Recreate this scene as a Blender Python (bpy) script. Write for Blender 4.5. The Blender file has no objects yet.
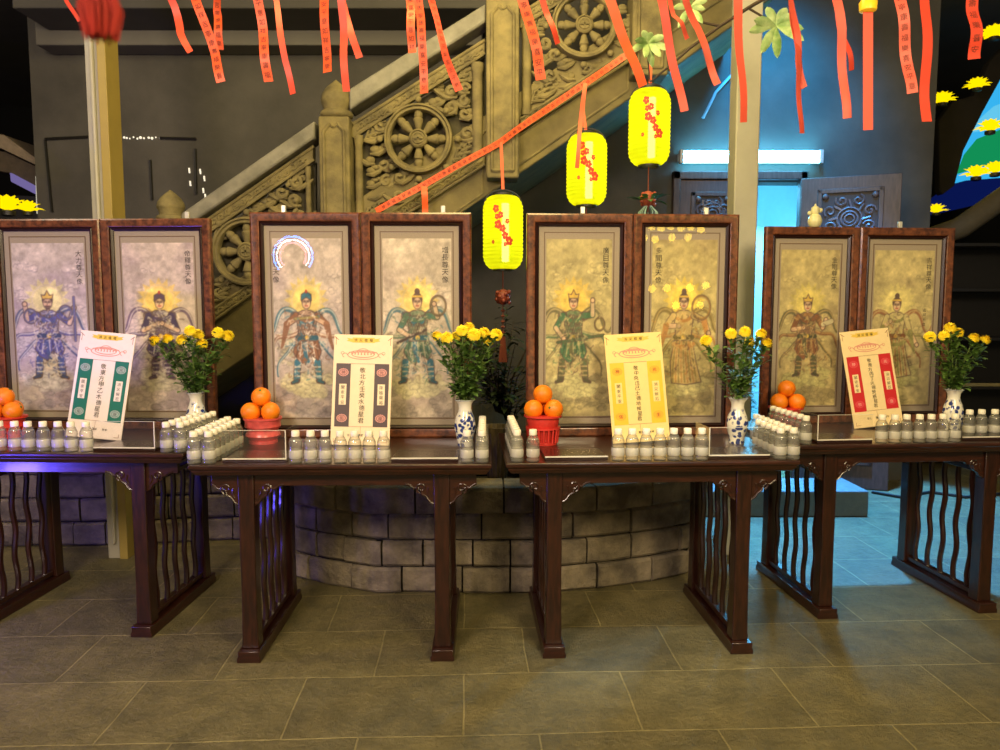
import bpy, math, random
import numpy as np
from mathutils import Vector, Matrix
random.seed(7)
R = math.radians
col = bpy.context.scene.collection
SC = bpy.context.scene

# ------------------------------------------------------------------ camera
F = 750.0; PITCH = R(5.1); CAMH = 1.5
cam = bpy.data.cameras.new('camera'); co = bpy.data.objects.new('camera', cam); col.objects.link(co)
co.location = (0, 0, CAMH); co.rotation_euler = (R(90) - PITCH, 0, 0)
cam.sensor_width = 36; cam.lens = 36 * F / 1000; cam.clip_start = 0.05
cam.dof.use_dof = True; cam.dof.focus_distance = 3.5; cam.dof.aperture_fstop = 4.0
SC.camera = co
def ray(x, y):
    dx = (x - 500) / F; dz = (375 - y) / F
    return dx, math.cos(PITCH) + dz * math.sin(PITCH), -math.sin(PITCH) + dz * math.cos(PITCH)
def at(x, y, Y):
    a, b, c = ray(x, y); t = Y / b
    return Vector((a * t, Y, CAMH + c * t))
def atz(x, y, z):
    a, b, c = ray(x, y); t = (z - CAMH) / c
    return Vector((a * t, b * t, z))

# ------------------------------------------------------------------ materials
def s2l(c):
    return tuple((v / 12.92 if v <= .04045 else ((v + .055) / 1.055) ** 2.4) for v in c)
def hexc(h):
    return s2l(tuple(int(h[i:i + 2], 16) / 255 for i in (0, 2, 4))) + (1,)
MATS = {}
def newmat(name):
    m = bpy.data.materials.new(name); m.use_nodes = True
    nt = m.node_tree; nt.nodes.clear()
    out = nt.nodes.new('ShaderNodeOutputMaterial')
    return m, nt, out
def N(nt, t, **kw):
    n = nt.nodes.new(t)
    for k, v in kw.items():
        if k in n.inputs.keys(): n.inputs[k].default_value = v
        else: setattr(n, k, v)
    return n
def pbr(name, c, rough=.5, metal=0, noise=0, nscale=20, bump=0, bscale=60, coat=0, emit=None, estr=0, c2=None, stretch=None, sheen=0, trans=0, spec=.5):
    if name in MATS: return MATS[name]
    m, nt, out = newmat(name)
    p = N(nt, 'ShaderNodeBsdfPrincipled', Roughness=rough, Metallic=metal)
    p.inputs['Base Color'].default_value = c
    p.inputs['Coat Weight'].default_value = coat
    p.inputs['Coat Roughness'].default_value = .12
    p.inputs['Specular IOR Level'].default_value = spec
    p.inputs['Subsurface Weight'].default_value = 0
    p.inputs['Transmission Weight'].default_value = trans
    nt.links.new(p.outputs[0], out.inputs[0])
    tc = N(nt, 'ShaderNodeTexCoord')
    src = tc.outputs['Object']
    if stretch:
        mp = N(nt, 'ShaderNodeMapping'); mp.inputs['Scale'].default_value = stretch
        nt.links.new(src, mp.inputs[0]); src = mp.outputs[0]
    if c2 or noise:
        nz = N(nt, 'ShaderNodeTexNoise', Scale=nscale, Detail=6.0, Roughness=.6); nt.links.new(src, nz.inputs['Vector'])
        rp = N(nt, 'ShaderNodeValToRGB')
        cc = c2 if c2 else tuple(v * (1 - noise) for v in c[:3]) + (1,)
        rp.color_ramp.elements[0].position = .35; rp.color_ramp.elements[1].position = .68
        rp.color_ramp.elements[0].color = cc; rp.color_ramp.elements[1].color = c
        nt.links.new(nz.outputs[0], rp.inputs[0]); nt.links.new(rp.outputs[0], p.inputs['Base Color'])
    if bump:
        nb = N(nt, 'ShaderNodeTexNoise', Scale=bscale, Detail=8.0, Roughness=.65); nt.links.new(src, nb.inputs['Vector'])
        b = N(nt, 'ShaderNodeBump', Strength=bump, Distance=.02); nt.links.new(nb.outputs[0], b.inputs['Height']); nt.links.new(b.outputs[0], p.inputs['Normal'])
    if emit:
        p.inputs['Emission Color'].default_value = emit; p.inputs['Emission Strength'].default_value = estr
    MATS[name] = m
    return m
def emis(name, c, s):
    if name in MATS: return MATS[name]
    m, nt, out = newmat(name)
    e = N(nt, 'ShaderNodeEmission', Color=c, Strength=s); nt.links.new(e.outputs[0], out.inputs[0])
    MATS[name] = m; return m

wood = pbr('rosewood', hexc('3c1b0d'), .28, c2=hexc('200c06'), nscale=9, stretch=(1.2, 9, 9), coat=.35, bump=.06, bscale=40)
woodv = pbr('rosewood_upright', hexc('36180c'), .28, c2=hexc('1c0a05'), nscale=9, stretch=(9, 9, 1.2), coat=.35, bump=.06, bscale=40)
burl = pbr('burl_frame', hexc('80492a'), .28, c2=hexc('3c1c0f'), nscale=38, coat=.4)
darkwood = pbr('dark_inner_frame', hexc('2a100c'), .35, noise=.4)
matboard = pbr('brocade_mat', hexc('a0917a'), .8, noise=.14, nscale=160)
goldline = pbr('brown_fillet', hexc('6a523a'), .5)
stone = pbr('carved_stone', hexc('8b7d50'), .8, c2=hexc('60563a'), nscale=7, bump=.35, bscale=45)
stone_d = pbr('stringer_stone', hexc('807248'), .78, c2=hexc('5f5535'), nscale=4, bump=.2, bscale=30)
rail_m = pbr('handrail_stone', hexc('8f8a7c'), .75, c2=hexc('6c685c'), nscale=6, bump=.2, bscale=50)
block = pbr('planter_stone', hexc('94866c'), .85, c2=hexc('564d40'), nscale=7, bump=1.0, bscale=16)
mortar = pbr('dark_mortar', hexc('2b2620'), .95, noise=.3)
plaster = pbr('wall_plaster', hexc('56524a'), .9, c2=hexc('45423c'), nscale=2.2, bump=.12, bscale=35)
ceilm = pbr('ceiling_paint', hexc('4d4a45'), .9, noise=.15, nscale=3)
beamm = pbr('beam_paint', hexc('6b675e'), .85, noise=.15, nscale=3)
polem = pbr('pole_paint', hexc('aaa490'), .5, noise=.1, nscale=8)
polem2 = pbr('pole_paint_ochre', hexc('a08a44'), .55, noise=.12, nscale=8)
ribm = pbr('ribbon_orange', hexc('f05a22'), .5, noise=.12, nscale=14)
ribr = pbr('ribbon_red', hexc('e2462a'), .5, noise=.12, nscale=14)
ribp = pbr('ribbon_coral', hexc('e4583e'), .5, noise=.12, nscale=14)
inkm = pbr('black_ink', hexc('1c1410'), .7)
inkb = pbr('ink_brown', hexc('6e2a1a'), .7)
whitecap = pbr('white_cap', hexc('f2ead2'), .4)
orangem = pbr('orange_peel', hexc('f28a10'), .42, c2=hexc('e87608'), nscale=12, bump=.12, bscale=140)
calyx = pbr('calyx_green', hexc('5a6a24'), .7)
redbask = pbr('red_basket', hexc('d63a30'), .35, noise=.15)
pinkbask = pbr('pink_wrap', hexc('dd5a55'), .3, noise=.35, nscale=25)
petal = pbr('yellow_petal', hexc('fde622'), .6, c2=hexc('f8d414'), nscale=60)
leafm = pbr('chrysanthemum_leaf', hexc('6f9040'), .5, c2=hexc('456428'), nscale=30)
stemm = pbr('green_stem', hexc('5c7030'), .6)
shrubm = pbr('shrub_leaf', hexc('3d4f2b'), .6, c2=hexc('222c1a'), nscale=12)
rockm = pbr('dark_rock', hexc('3a382f'), .9, c2=hexc('1f1e1a'), nscale=6, bump=.6, bscale=14)
soilm = pbr('soil', hexc('2f271d'), .95, bump=.6, bscale=40)
black = pbr('black_iron', hexc('17140f'), .5)
acryl_base = pbr('tray_base', hexc('2a1712'), .25, coat=.3)
edge_w = pbr('lit_acrylic_edge', hexc('d8d2c0'), .3)  # edges coloured pale for the light they catch
blossom = pbr('red_print', hexc('c23818'), .7, emit=hexc('c23818'), estr=.25)
brown_bead = pbr('carved_bead', hexc('a4482c'), .5, noise=.4, nscale=40)
tasselm = pbr('tassel_brown', hexc('7c3a22'), .8)
redtas = pbr('tassel_red', hexc('a81e0a'), .8, noise=.3, nscale=30)
doorw = pbr('carved_door', hexc('54403a'), .5, c2=hexc('3a2b28'), nscale=8, stretch=(6, 6, 1))
darkcab = pbr('dark_cabinet', hexc('1c1a1c'), .5, noise=.3)
steel = pbr('brushed_bracket', hexc('c8c4b8'), .35, metal=.3)

def thin_clear(name, tint, diff, rough=.04, white=(.8, .8, .75, 1), wall=None):
    """Clear thin wall: see-through with a Fresnel sheen and a little milkiness."""
    if name in MATS: return MATS[name]
    m, nt, out = newmat(name)
    tr = N(nt, 'ShaderNodeBsdfTransparent', Color=tint)
    gl = N(nt, 'ShaderNodeBsdfGlossy', Roughness=rough); gl.inputs['Color'].default_value = (1, 1, 1, 1)
    fr = N(nt, 'ShaderNodeFresnel', IOR=1.5)
    mx = N(nt, 'ShaderNodeMixShader')
    if wall:   # a curved plastic wall absorbs more where it is seen edge-on
        lw_ = N(nt, 'ShaderNodeLayerWeight', Blend=.45); mc = N(nt, 'ShaderNodeMix', data_type='RGBA')
        mc.inputs[6].default_value = tint; mc.inputs[7].default_value = wall
        nt.links.new(lw_.outputs['Facing'], mc.inputs['Factor']); nt.links.new(mc.outputs[2], tr.inputs['Color'])
    ge = N(nt, 'ShaderNodeNewGeometry'); iv = N(nt, 'ShaderNodeMath', operation='SUBTRACT'); iv.inputs[0].default_value = 1
    mf = N(nt, 'ShaderNodeMath', operation='MULTIPLY')   # only the outer face of the pane mirrors
    nt.links.new(ge.outputs['Backfacing'], iv.inputs[1]); nt.links.new(iv.outputs[0], mf.inputs[0]); nt.links.new(fr.outputs[0], mf.inputs[1])
    nt.links.new(mf.outputs[0], mx.inputs[0]); nt.links.new(tr.outputs[0], mx.inputs[1]); nt.links.new(gl.outputs[0], mx.inputs[2])
    last = mx
    if diff > 0:
        df = N(nt, 'ShaderNodeBsdfDiffuse', Color=white)
        m2 = N(nt, 'ShaderNodeMixShader', Fac=diff)
        nt.links.new(mx.outputs[0], m2.inputs[1]); nt.links.new(df.outputs[0], m2.inputs[2]); last = m2
    nt.links.new(last.outputs[0], out.inputs[0])
    MATS[name] = m; return m
glassm = thin_clear('picture_glass', (1, 1, 1, 1), 0, .015)
acrylm = thin_clear('clear_acrylic', (.98, .98, .97, 1), .012, .02)
bottlem = thin_clear('clear_bottle', (.97, .97, .94, 1), .12, .08, hexc('dcd8c8'), (.34, .33, .28, 1))
waterm = thin_clear('milky_highlight', (.92, .93, .9, 1), .4, .12, hexc('efeadb'), (.6, .6, .52, 1))  # milky white put in for refracted highlights; the water surface shares it

def floor_mat():
    m, nt, out = newmat('floor_slabs')
    p = N(nt, 'ShaderNodeBsdfPrincipled'); nt.links.new(p.outputs[0], out.inputs[0])
    tc = N(nt, 'ShaderNodeTexCoord'); mp = N(nt, 'ShaderNodeMapping')
    mp.inputs['Rotation'].default_value = (0, 0, R(-2.5)); mp.inputs['Location'].default_value = (.375, .103, 0)
    nt.links.new(tc.outputs['Object'], mp.inputs[0])
    wv = N(nt, 'ShaderNodeTexNoise', Scale=1.7, Detail=3.0); nt.links.new(mp.outputs[0], wv.inputs['Vector'])
    ad = N(nt, 'ShaderNodeVectorMath', operation='MULTIPLY_ADD'); ad.inputs[1].default_value = (.03, .03, 0)
    nt.links.new(wv.outputs['Color'], ad.inputs[0]); nt.links.new(mp.outputs[0], ad.inputs[2])
    br = N(nt, 'ShaderNodeTexBrick', Scale=1.0)
    br.inputs['Brick Width'].default_value = .64; br.inputs['Row Height'].default_value = .44
    br.inputs['Mortar Size'].default_value = .0045; br.inputs['Mortar Smooth'].default_value = .35
    br.inputs['Color1'].default_value = hexc('80764f'); br.inputs['Color2'].default_value = hexc('6c6446'); br.inputs['Mortar'].default_value = hexc('a3976a')
    br.offset = .42
    nt.links.new(ad.outputs[0], br.inputs['Vector'])
    n1 = N(nt, 'ShaderNodeTexNoise', Scale=7.0, Detail=13.0, Roughness=.8); nt.links.new(tc.outputs['Object'], n1.inputs['Vector'])
    rp = N(nt, 'ShaderNodeValToRGB'); rp.color_ramp.elements[0].position = .3; rp.color_ramp.elements[1].position = .72
    rp.color_ramp.elements[0].color = (.42, .42, .36, 1); rp.color_ramp.elements[1].color = (1.5, 1.45, 1.3, 1)
    nt.links.new(n1.outputs[0], rp.inputs[0])
    mu = N(nt, 'ShaderNodeMix', data_type='RGBA', blend_type='MULTIPLY'); mu.inputs['Factor'].default_value = 1
    nt.links.new(br.outputs['Color'], mu.inputs[6]); nt.links.new(rp.outputs[0], mu.inputs[7]); nt.links.new(mu.outputs[2], p.inputs['Base Color'])
    n2 = N(nt, 'ShaderNodeTexNoise', Scale=38.0, Detail=9.0, Roughness=.72); nt.links.new(tc.outputs['Object'], n2.inputs['Vector'])
    r2 = N(nt, 'ShaderNodeMapRange'); r2.inputs['To Min'].default_value = .3; r2.inputs['To Max'].default_value = .72
    nt.links.new(n2.outputs[0], r2.inputs[0]); nt.links.new(r2.outputs[0], p.inputs['Roughness'])
    sb = N(nt, 'ShaderNodeMath', operation='MULTIPLY_ADD'); sb.inputs[1].default_value = -.5
    nt.links.new(br.outputs['Fac'], sb.inputs[0]); nt.links.new(n2.outputs[0], sb.inputs[2])
    b = N(nt, 'ShaderNodeBump', Strength=1.0, Distance=.02); nt.links.new(sb.outputs[0], b.inputs['Height']); nt.links.new(b.outputs[0], p.inputs['Normal'])
    return m
floorm = floor_mat()

def porcelain():
    m, nt, out = newmat('blue_white_porcelain')
    p = N(nt, 'ShaderNodeBsdfPrincipled', Roughness=.12); nt.links.new(p.outputs[0], out.inputs[0])
    tc = N(nt, 'ShaderNodeTexCoord')
    v = N(nt, 'ShaderNodeTexVoronoi', Scale=46.0); nt.links.new(tc.outputs['Object'], v.inputs['Vector'])
    n = N(nt, 'ShaderNodeTexNoise', Scale=48.0, Detail=5.0); nt.links.new(tc.outputs['Object'], n.inputs['Vector'])
    mu = N(nt, 'ShaderNodeMath', operation='MULTIPLY'); nt.links.new(v.outputs['Distance'], mu.inputs[0]); nt.links.new(n.outputs[0], mu.inputs[1])
    rp = N(nt, 'ShaderNodeValToRGB'); rp.color_ramp.elements[0].position = .2; rp.color_ramp.elements[1].position = .26
    rp.color_ramp.elements[0].color = hexc('2b3a78'); rp.color_ramp.elements[1].color = hexc('e9e4d2')
    nt.links.new(mu.outputs[0], rp.inputs[0])
    sx = N(nt, 'ShaderNodeSeparateXYZ'); nt.links.new(tc.outputs['Object'], sx.inputs[0])
    mr = N(nt, 'ShaderNodeMapRange'); mr.inputs['From Min'].default_value = .155; mr.inputs['From Max'].default_value = .17
    nt.links.new(sx.outputs[2], mr.inputs[0])
    mx = N(nt, 'ShaderNodeMix', data_type='RGBA'); nt.links.new(mr.outputs[0], mx.inputs['Factor']); nt.links.new(rp.outputs[0], mx.inputs[6]); mx.inputs[7].default_value = hexc('e9e4d2')
    nt.links.new(mx.outputs[2], p.inputs['Base Color'])
    return m
vasem = porcelain()

def paintmat():
    m, nt, out = newmat('painted_silk')
    p = N(nt, 'ShaderNodeBsdfPrincipled', Roughness=.8); nt.links.new(p.outputs[0], out.inputs[0])
    a = N(nt, 'ShaderNodeVertexColor', layer_name='paint'); nt.links.new(a.outputs[0], p.inputs['Base Color'])
    return m
silk = paintmat()

def shade_mat():
    m, nt, out = newmat('lantern_paper')
    e = N(nt, 'ShaderNodeEmission', Color=hexc('dcea0a'), Strength=.3)
    d = N(nt, 'ShaderNodeBsdfTranslucent', Color=hexc('ecea1c'))
    a = N(nt, 'ShaderNodeAddShader'); nt.links.new(e.outputs[0], a.inputs[0]); nt.links.new(d.outputs[0], a.inputs[1])
    t = N(nt, 'ShaderNodeBsdfTransparent', Color=hexc('fff8a0'))
    mx = N(nt, 'ShaderNodeMixShader', Fac=.2); nt.links.new(a.outputs[0], mx.inputs[1]); nt.links.new(t.outputs[0], mx.inputs[2])
    nt.links.new(mx.outputs[0], out.inputs[0]); return m
paper = shade_mat()

# ------------------------------------------------------------------ mesh builder
class MB:
    def __init__(s): s.v = []; s.f = []
    def add(s, vs, fs, M=None):
        o = len(s.v)
        for p in vs:
            p = Vector(p)
            s.v.append(tuple(M @ p if M is not None else p))
        s.f += [tuple(i + o for i in f) for f in fs]
        return s
    def box(s, x0, x1, y0, y1, z0, z1, M=None):
        vs = [(x0, y0, z0), (x1, y0, z0), (x1, y1, z0), (x0, y1, z0), (x0, y0, z1), (x1, y0, z1), (x1, y1, z1), (x0, y1, z1)]
        return s.add(vs, [(3, 2, 1, 0), (4, 5, 6, 7), (0, 1, 5, 4), (1, 2, 6, 5), (2, 3, 7, 6), (3, 0, 4, 7)], M)
    def prism(s, poly, y0, y1, M=None):
        """poly: (x,z) outline, pushed from y0 to y1"""
        n = len(poly)
        vs = [(p[0], y0, p[1]) for p in poly] + [(p[0], y1, p[1]) for p in poly]
        fs = [tuple(range(n)), tuple(range(2 * n - 1, n - 1, -1))] + [(i, i + n, (i + 1) % n + n, (i + 1) % n) for i in range(n)]
        return s.add(vs, fs, M)
    def prismz(s, poly, z0, z1, M=None):
        n = len(poly)
        vs = [(p[0], p[1], z0) for p in poly] + [(p[0], p[1], z1) for p in poly]
        fs = [tuple(range(n - 1, -1, -1)), tuple(range(n, 2 * n))] + [(i, (i + 1) % n, (i + 1) % n + n, i + n) for i in range(n)]
        return s.add(vs, fs, M)
    def tube(s, pts, r, n=8, M=None, cap=True, flat=1.0):
        pts = [Vector(p) for p in pts]; k = len(pts)
        rs = r if isinstance(r, (list, tuple)) else [r] * k
        vs = []; up = None
        for i, p in enumerate(pts):
            t = (pts[min(i + 1, k - 1)] - pts[max(i - 1, 0)]).normalized()
            if up is None:
                up = Vector((0, 0, 1)) if abs(t.z) < .9 else Vector((0, 1, 0))
            a = t.cross(up)
            if a.length < 1e-5: a = t.cross(Vector((1, 0, 0)))
            a.normalize(); b = a.cross(t).normalized(); up = b
            for j in range(n):
                th = 2 * math.pi * j / n
                vs.append(p + a * math.cos(th) * rs[i] + b * math.sin(th) * rs[i] * flat)
        fs = [(i * n + j, i * n + (j + 1) % n, (i + 1) * n + (j + 1) % n, (i + 1) * n + j) for i in range(k - 1) for j in range(n)]
        if cap: fs += [tuple(range(n - 1, -1, -1)), tuple(range((k - 1) * n, k * n))]
        return s.add(vs, fs, M)
    def lathe(s, prof, n=20, M=None, cap=True):
        k = len(prof)
        vs = [(r * math.cos(2 * math.pi * j / n), r * math.sin(2 * math.pi * j / n), z) for r, z in prof for j in range(n)]
        fs = [(i * n + j, i * n + (j + 1) % n, (i + 1) * n + (j + 1) % n, (i + 1) * n + j) for i in range(k - 1) for j in range(n)]
        if cap: fs += [tuple(range(n - 1, -1, -1)), tuple(range((k - 1) * n, k * n))]
        return s.add(vs, fs, M)
    def ball(s, c, r, n=14, k=9, M=None, sq=(1, 1, 1), jit=0):
        vs = [(c[0], c[1], c[2] - r * sq[2])]
        for i in range(1, k):
            ph = -math.pi / 2 + math.pi * i / k
            for j in range(n):
                th = 2 * math.pi * j / n; q = r * (1 + random.uniform(-jit, jit))
                vs.append((c[0] + q * math.cos(ph) * math.cos(th) * sq[0], c[1] + q * math.cos(ph) * math.sin(th) * sq[1], c[2] + q * math.sin(ph) * sq[2]))
        vs.append((c[0], c[1], c[2] + r * sq[2])); e = len(vs) - 1
        fs = [(0, 1 + (j + 1) % n, 1 + j) for j in range(n)]
        fs += [(1 + i * n + j, 1 + i * n + (j + 1) % n, 1 + (i + 1) * n + (j + 1) % n, 1 + (i + 1) * n + j) for i in range(k - 2) for j in range(n)]
        fs += [(1 + (k - 2) * n + j, 1 + (k - 2) * n + (j + 1) % n, e) for j in range(n)]
        return s.add(vs, fs, M)
    def build(s, name, m, parent=None, smooth=40, bevel=0, world=False, seg=2):
        me = bpy.data.meshes.new(name); me.from_pydata(s.v, [], s.f); me.update()
        me.materials.append(m)
        if smooth:
            me.polygons.foreach_set('use_smooth', [True] * len(me.polygons)); me.set_sharp_from_angle(angle=R(smooth))
        o = bpy.data.objects.new(name, me); col.objects.link(o)
        if parent is not None:
            o.parent = parent
            if world:
                rt = parent
                o.matrix_basis = world_of(parent).inverted()
        if bevel:
            b = o.modifiers.new('bevel', 'BEVEL'); b.width = bevel; b.segments = seg; b.limit_method = 'ANGLE'; b.angle_limit = R(35)
        return o
def world_of(o):
    M = o.matrix_basis.copy()
    while o.parent: o = o.parent; M = o.matrix_basis @ M
    return M
def thing(name, label, cat, loc=(0, 0, 0), rot=(0, 0, 0), group=None):
    o = bpy.data.objects.new(name, None); col.objects.link(o); o.empty_display_size = .05
    o.matrix_basis = Matrix.Translation(Vector(loc)) @ Matrix.Rotation(rot[2], 4, 'Z') @ Matrix.Rotation(rot[1], 4, 'Y') @ Matrix.Rotation(rot[0], 4, 'X')
    return tag(o, label, cat, group)
def tag(o, label, cat=None, group=None, kind=None):
    if label: o['label'] = label
    if cat: o['category'] = cat
    if group: o['group'] = group
    if kind: o['kind'] = kind
    return o
def struct(o, label=None, cat='structure'):
    o['kind'] = 'structure'
    if label: o['label'] = label; o['category'] = cat
    return o
KIDS = {}
def dup(root, M, label, group=None):
    r = root.copy(); col.objects.link(r); r.matrix_basis = M; r['label'] = label
    if group: r['group'] = group
    for c in list(root.children):
        k = c.copy(); col.objects.link(k); k.parent = r
        for g in list(c.children):
            h = g.copy(); col.objects.link(h); h.parent = k
    return r
def T(x, y, z, rz=0): return Matrix.Translation((x, y, z)) @ Matrix.Rotation(rz, 4, 'Z')
ORD = ['first', 'second', 'third', 'fourth', 'fifth', 'sixth', 'seventh', 'eighth', 'ninth', 'tenth', 'eleventh', 'twelfth', 'thirteenth', 'fourteenth',
       'fifteenth', 'sixteenth', 'seventeenth', 'eighteenth', 'nineteenth', 'twentieth', 'twenty-first', 'twenty-second', 'twenty-third', 'twenty-fourth', 'twenty-fifth', 'twenty-sixth', 'twenty-seventh', 'twenty-eighth']

# ------------------------------------------------------------------ lettering
GLY = {}
def glyph(ch):
    if ch in GLY: return GLY[ch]
    c = bpy.data.curves.new('g', 'FONT'); c.body = ch; c.size = 1; c.resolution_u = 2
    o = bpy.data.objects.new('g', c); col.objects.link(o)
    dg = bpy.context.evaluated_depsgraph_get(); dg.update()
    me = bpy.data.meshes.new_from_object(o.evaluated_get(dg))
    vs = [tuple(v.co) for v in me.vertices]; fs = [tuple(p.vertices) for p in me.polygons]
    bpy.data.objects.remove(o); bpy.data.curves.remove(c); bpy.data.meshes.remove(me)
    if vs:
        xs = [v[0] for v in vs]; ys = [v[1] for v in vs]
        w = max(max(xs) - min(xs), max(ys) - min(ys), .3)
        cx = (max(xs) + min(xs)) / 2; cy = (max(ys) + min(ys)) / 2
        vs = [((v[0] - cx) / w, (v[1] - cy) / w) for v in vs]
    GLY[ch] = (vs, fs); return GLY[ch]
def put_char(mb, ch, x, z, size, y=0, sx=1.0):
    """a character standing in the XZ plane facing -Y"""
    vs, fs = glyph(ch)
    mb.add([(x + v[0] * size * sx, y, z + v[1] * size) for v in vs], fs)
def column(mb, text, x, z, step, size, y=0, sx=1.0):
    for i, ch in enumerate(text): put_char(mb, ch, x, z - i * step, size, y, sx)

# ------------------------------------------------------------------ the room
floor = MB().box(-9, 9, -3, 12, -.1, 0).build('floor', floorm); struct(floor)

WY = 6.45
wl = MB()
# back wall with a doorway between px 757 and 806
dl, dr, dtop = at(752, 200, WY).x, at(808, 200, WY).x, at(780, 182, WY).z
WL, WR = at(37, 200, WY).x, at(931, 200, WY).x
wl.box(WL, dl, WY, WY + .2, 0, 4.6); wl.box(dr, WR, WY, WY + .2, 0, 4.6); wl.box(dl, dr, WY, WY + .2, dtop, 4.6)
struct(wl.build('wall_back', plaster))
rm = MB().box(dl - .8, dr + .8, 8.0, 8.1, 0, 3).box(dl - .9, dl - .8, WY + .2, 8.1, 0, 3).box(dr + .8, dr + .9, WY + .2, 8.1, 0, 3).box(dl - .9, dr + .9, WY + .2, 8.1, 3, 3.1)
struct(rm.build('wall_inner_room', pbr('room_white', hexc('c8d4d8'), .8, noise=.05)))
# outer shell far behind, dark
sh = MB().box(-9, 9, 11.9, 12, 0, 5).box(-9.1, -9, .5, 12, 0, 5).box(9, 9.1, .5, 12, 0, 5)
struct(sh.build('wall_far', pbr('night_dark', hexc('14140f'), .9)))
ce = MB().box(-9, 9, 3.9, 12, 4.6, 4.7)
struct(ce.build('ceiling', ceilm))
# beams across the upper part of the side hall
bm_ = MB()
def beam_px(x0, x1, ya, yb, Y, d):
    a = at(x0, ya, Y); b = at(x1, yb, Y)
    return (a.x, b.x, Y, Y + d, b.z, a.z)
b = beam_px(34, 482, 20, 45, 6.2, .24)
struct(MB().box(*b).build('trim_1', beamm, bevel=.01))
b = beam_px(10, 505, -30, 8, 5.75, .5)
struct(MB().box(*b).build('trim_2', ceilm, bevel=.01))
# upper dark slab by the blue wall
p0 = at(690, 70, WY - .6); p1 = at(935, -60, WY - .6)
pl = [(at(760, 120, 6.1).x, at(760, 96, 6.1).z), (at(935, 12, 6.1).x, at(935, 12, 6.1).z), (at(935, -60, 6.1).x, at(935, -60, 6.1).z), (at(760, -60, 6.1).x, at(760, -60, 6.1).z)]
# tall square posts
def post(name, px, w, Y):
    x = at(px, 500, Y).x if px < 500 else at(px, 100, Y).x
    o = MB().box(x - w / 2, x + w / 2, Y - .07, Y + .07, 0, 4.2).build(name, polem, bevel=.006)
    o2 = MB().box(x + w * .12, x + w / 2 + .004, Y - .078, Y + .074, 0, 4.2).build('face_strip', polem2, o, bevel=.003)
    o3 = MB().tube([(x - w * .12, Y - .082, .1), (x - w * .12, Y - .082, 4.1)], .012, 8).build('cable_conduit', polem, o)
    return o
struct(post('pillar_left', 121.5, .118, 4.46), None)
xr = at(745, 100, 4.52).x
struct(MB().box(xr - .07, xr + .07, 4.45, 4.59, 0, 4.2).build('pillar_right', polem, bevel=.008))

# ------------------------------------------------------------------ staircase with carved balustrade
SY = 5.2
def sp(x, y, Y=SY): p = at(x, y, Y); return (p.x, p.z)
stair = thing('stone_staircase', 'grey stone staircase with carved wheel balustrade rising behind the framed paintings', 'staircase', (at(420, 300, SY).x, SY + .5, 0))
def stpart(mb, name, m, parent=None, **k): return mb.build(name, m, parent or stair, world=True, **k)
stpart(MB().prism([sp(188, 312), sp(640, 12), sp(780, -82), sp(780, -8), sp(640, 92), sp(513, 178), sp(330, 302), sp(60, 480), sp(60, 400)], SY, SY + 1.2), 'stair_body', stone_d, bevel=.01)
# stringer panels (raised frames)
def frame_poly(pts, w, Y, d, mb):
    n = len(pts); c = (sum(p[0] for p in pts) / n, sum(p[1] for p in pts) / n)
    for i in range(n):
        a, b = pts[i], pts[(i + 1) % n]
        A = at(*a, Y); B = at(*b, Y)
        mb.tube([A, B], w, 6)
fr = MB()
for pts in ([(360, 242), (482, 161), (482, 194), (378, 265)], [(515, 138), (628, 62), (628, 90), (515, 168)], [(660, 40), (745, -17), (745, 8), (660, 66)]):
    frame_poly(pts, .009, SY - .002, .02, fr)
stpart(fr, 'stringer_moulding', stone)
# newel posts
def newel(x0, x1, ytop, ybot, yfin, panel=True):
    mb = MB(); Yf = SY - .14; a = at(x0, ytop, Yf); b = at(x1, ybot, Yf)
    w = b.x - a.x; cx = (a.x + b.x) / 2
    mb.box(a.x, b.x, Yf, Yf + w, b.z, a.z)
    zt = a.z
    o = stpart(mb, 'newel_post', stone, bevel=.012)
    if yfin is not None:
        cap = MB(); zf = at(x0, yfin, Yf + w / 2).z - zt
        M = T(cx, Yf + w / 2, zt)
        cap.lathe([(w * .44, 0), (w * .53, .015), (w * .55, .03), (w * .52, .045), (w * .42, .055), (w * .42, .07), (w * .49, .1), (w * .51, zf * .48), (w * .47, zf * .62), (w * .36, zf * .76), (w * .2, zf * .88), (w * .08, zf * .96), (.004, zf)], 20, M)
        cap.build('lotus_finial', stone, o); o.children[0].matrix_basis = world_of(o).inverted()
    # raised arched panel
    pn = MB(); i = w * .17
    pts = [(a.x + i, b.z + .05), (b.x - i, b.z + .05), (b.x - i, zt - .1), (cx + w * .12, zt - .045), (cx, zt - .07), (cx - w * .12, zt - .045), (a.x + i, zt - .1)]
    for k in range(len(pts)):
        p, q = pts[k], pts[(k + 1) % len(pts)]
        pn.tube([(p[0], Yf - .003, p[1]), (q[0], Yf - .003, q[1])], .012, 6)
    pp = pn.build('panel_moulding', stone, o); pp.matrix_basis = world_of(o).inverted()
newel(318, 352, 116, 300, 80)
newel(486, 519, -2, 178, None)
newel(634, 668, -70, 75, None)
newel(152, 187, 222, 430, 190)
# handrails
hr = lambda pts: MB().prism([sp(*p) for p in pts], SY - .1, SY + .1)
stpart(hr([(187, 215), (318, 124), (318, 141), (187, 232)]), 'handrail', rail_m, bevel=.014)
stpart(hr([(352, 93), (486, 9), (486, 27), (352, 114)]), 'handrail', rail_m, bevel=.014)
stpart(hr([(519, -14), (634, -88), (634, -66), (519, 8)]), 'handrail', rail_m, bevel=.014)
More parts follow.
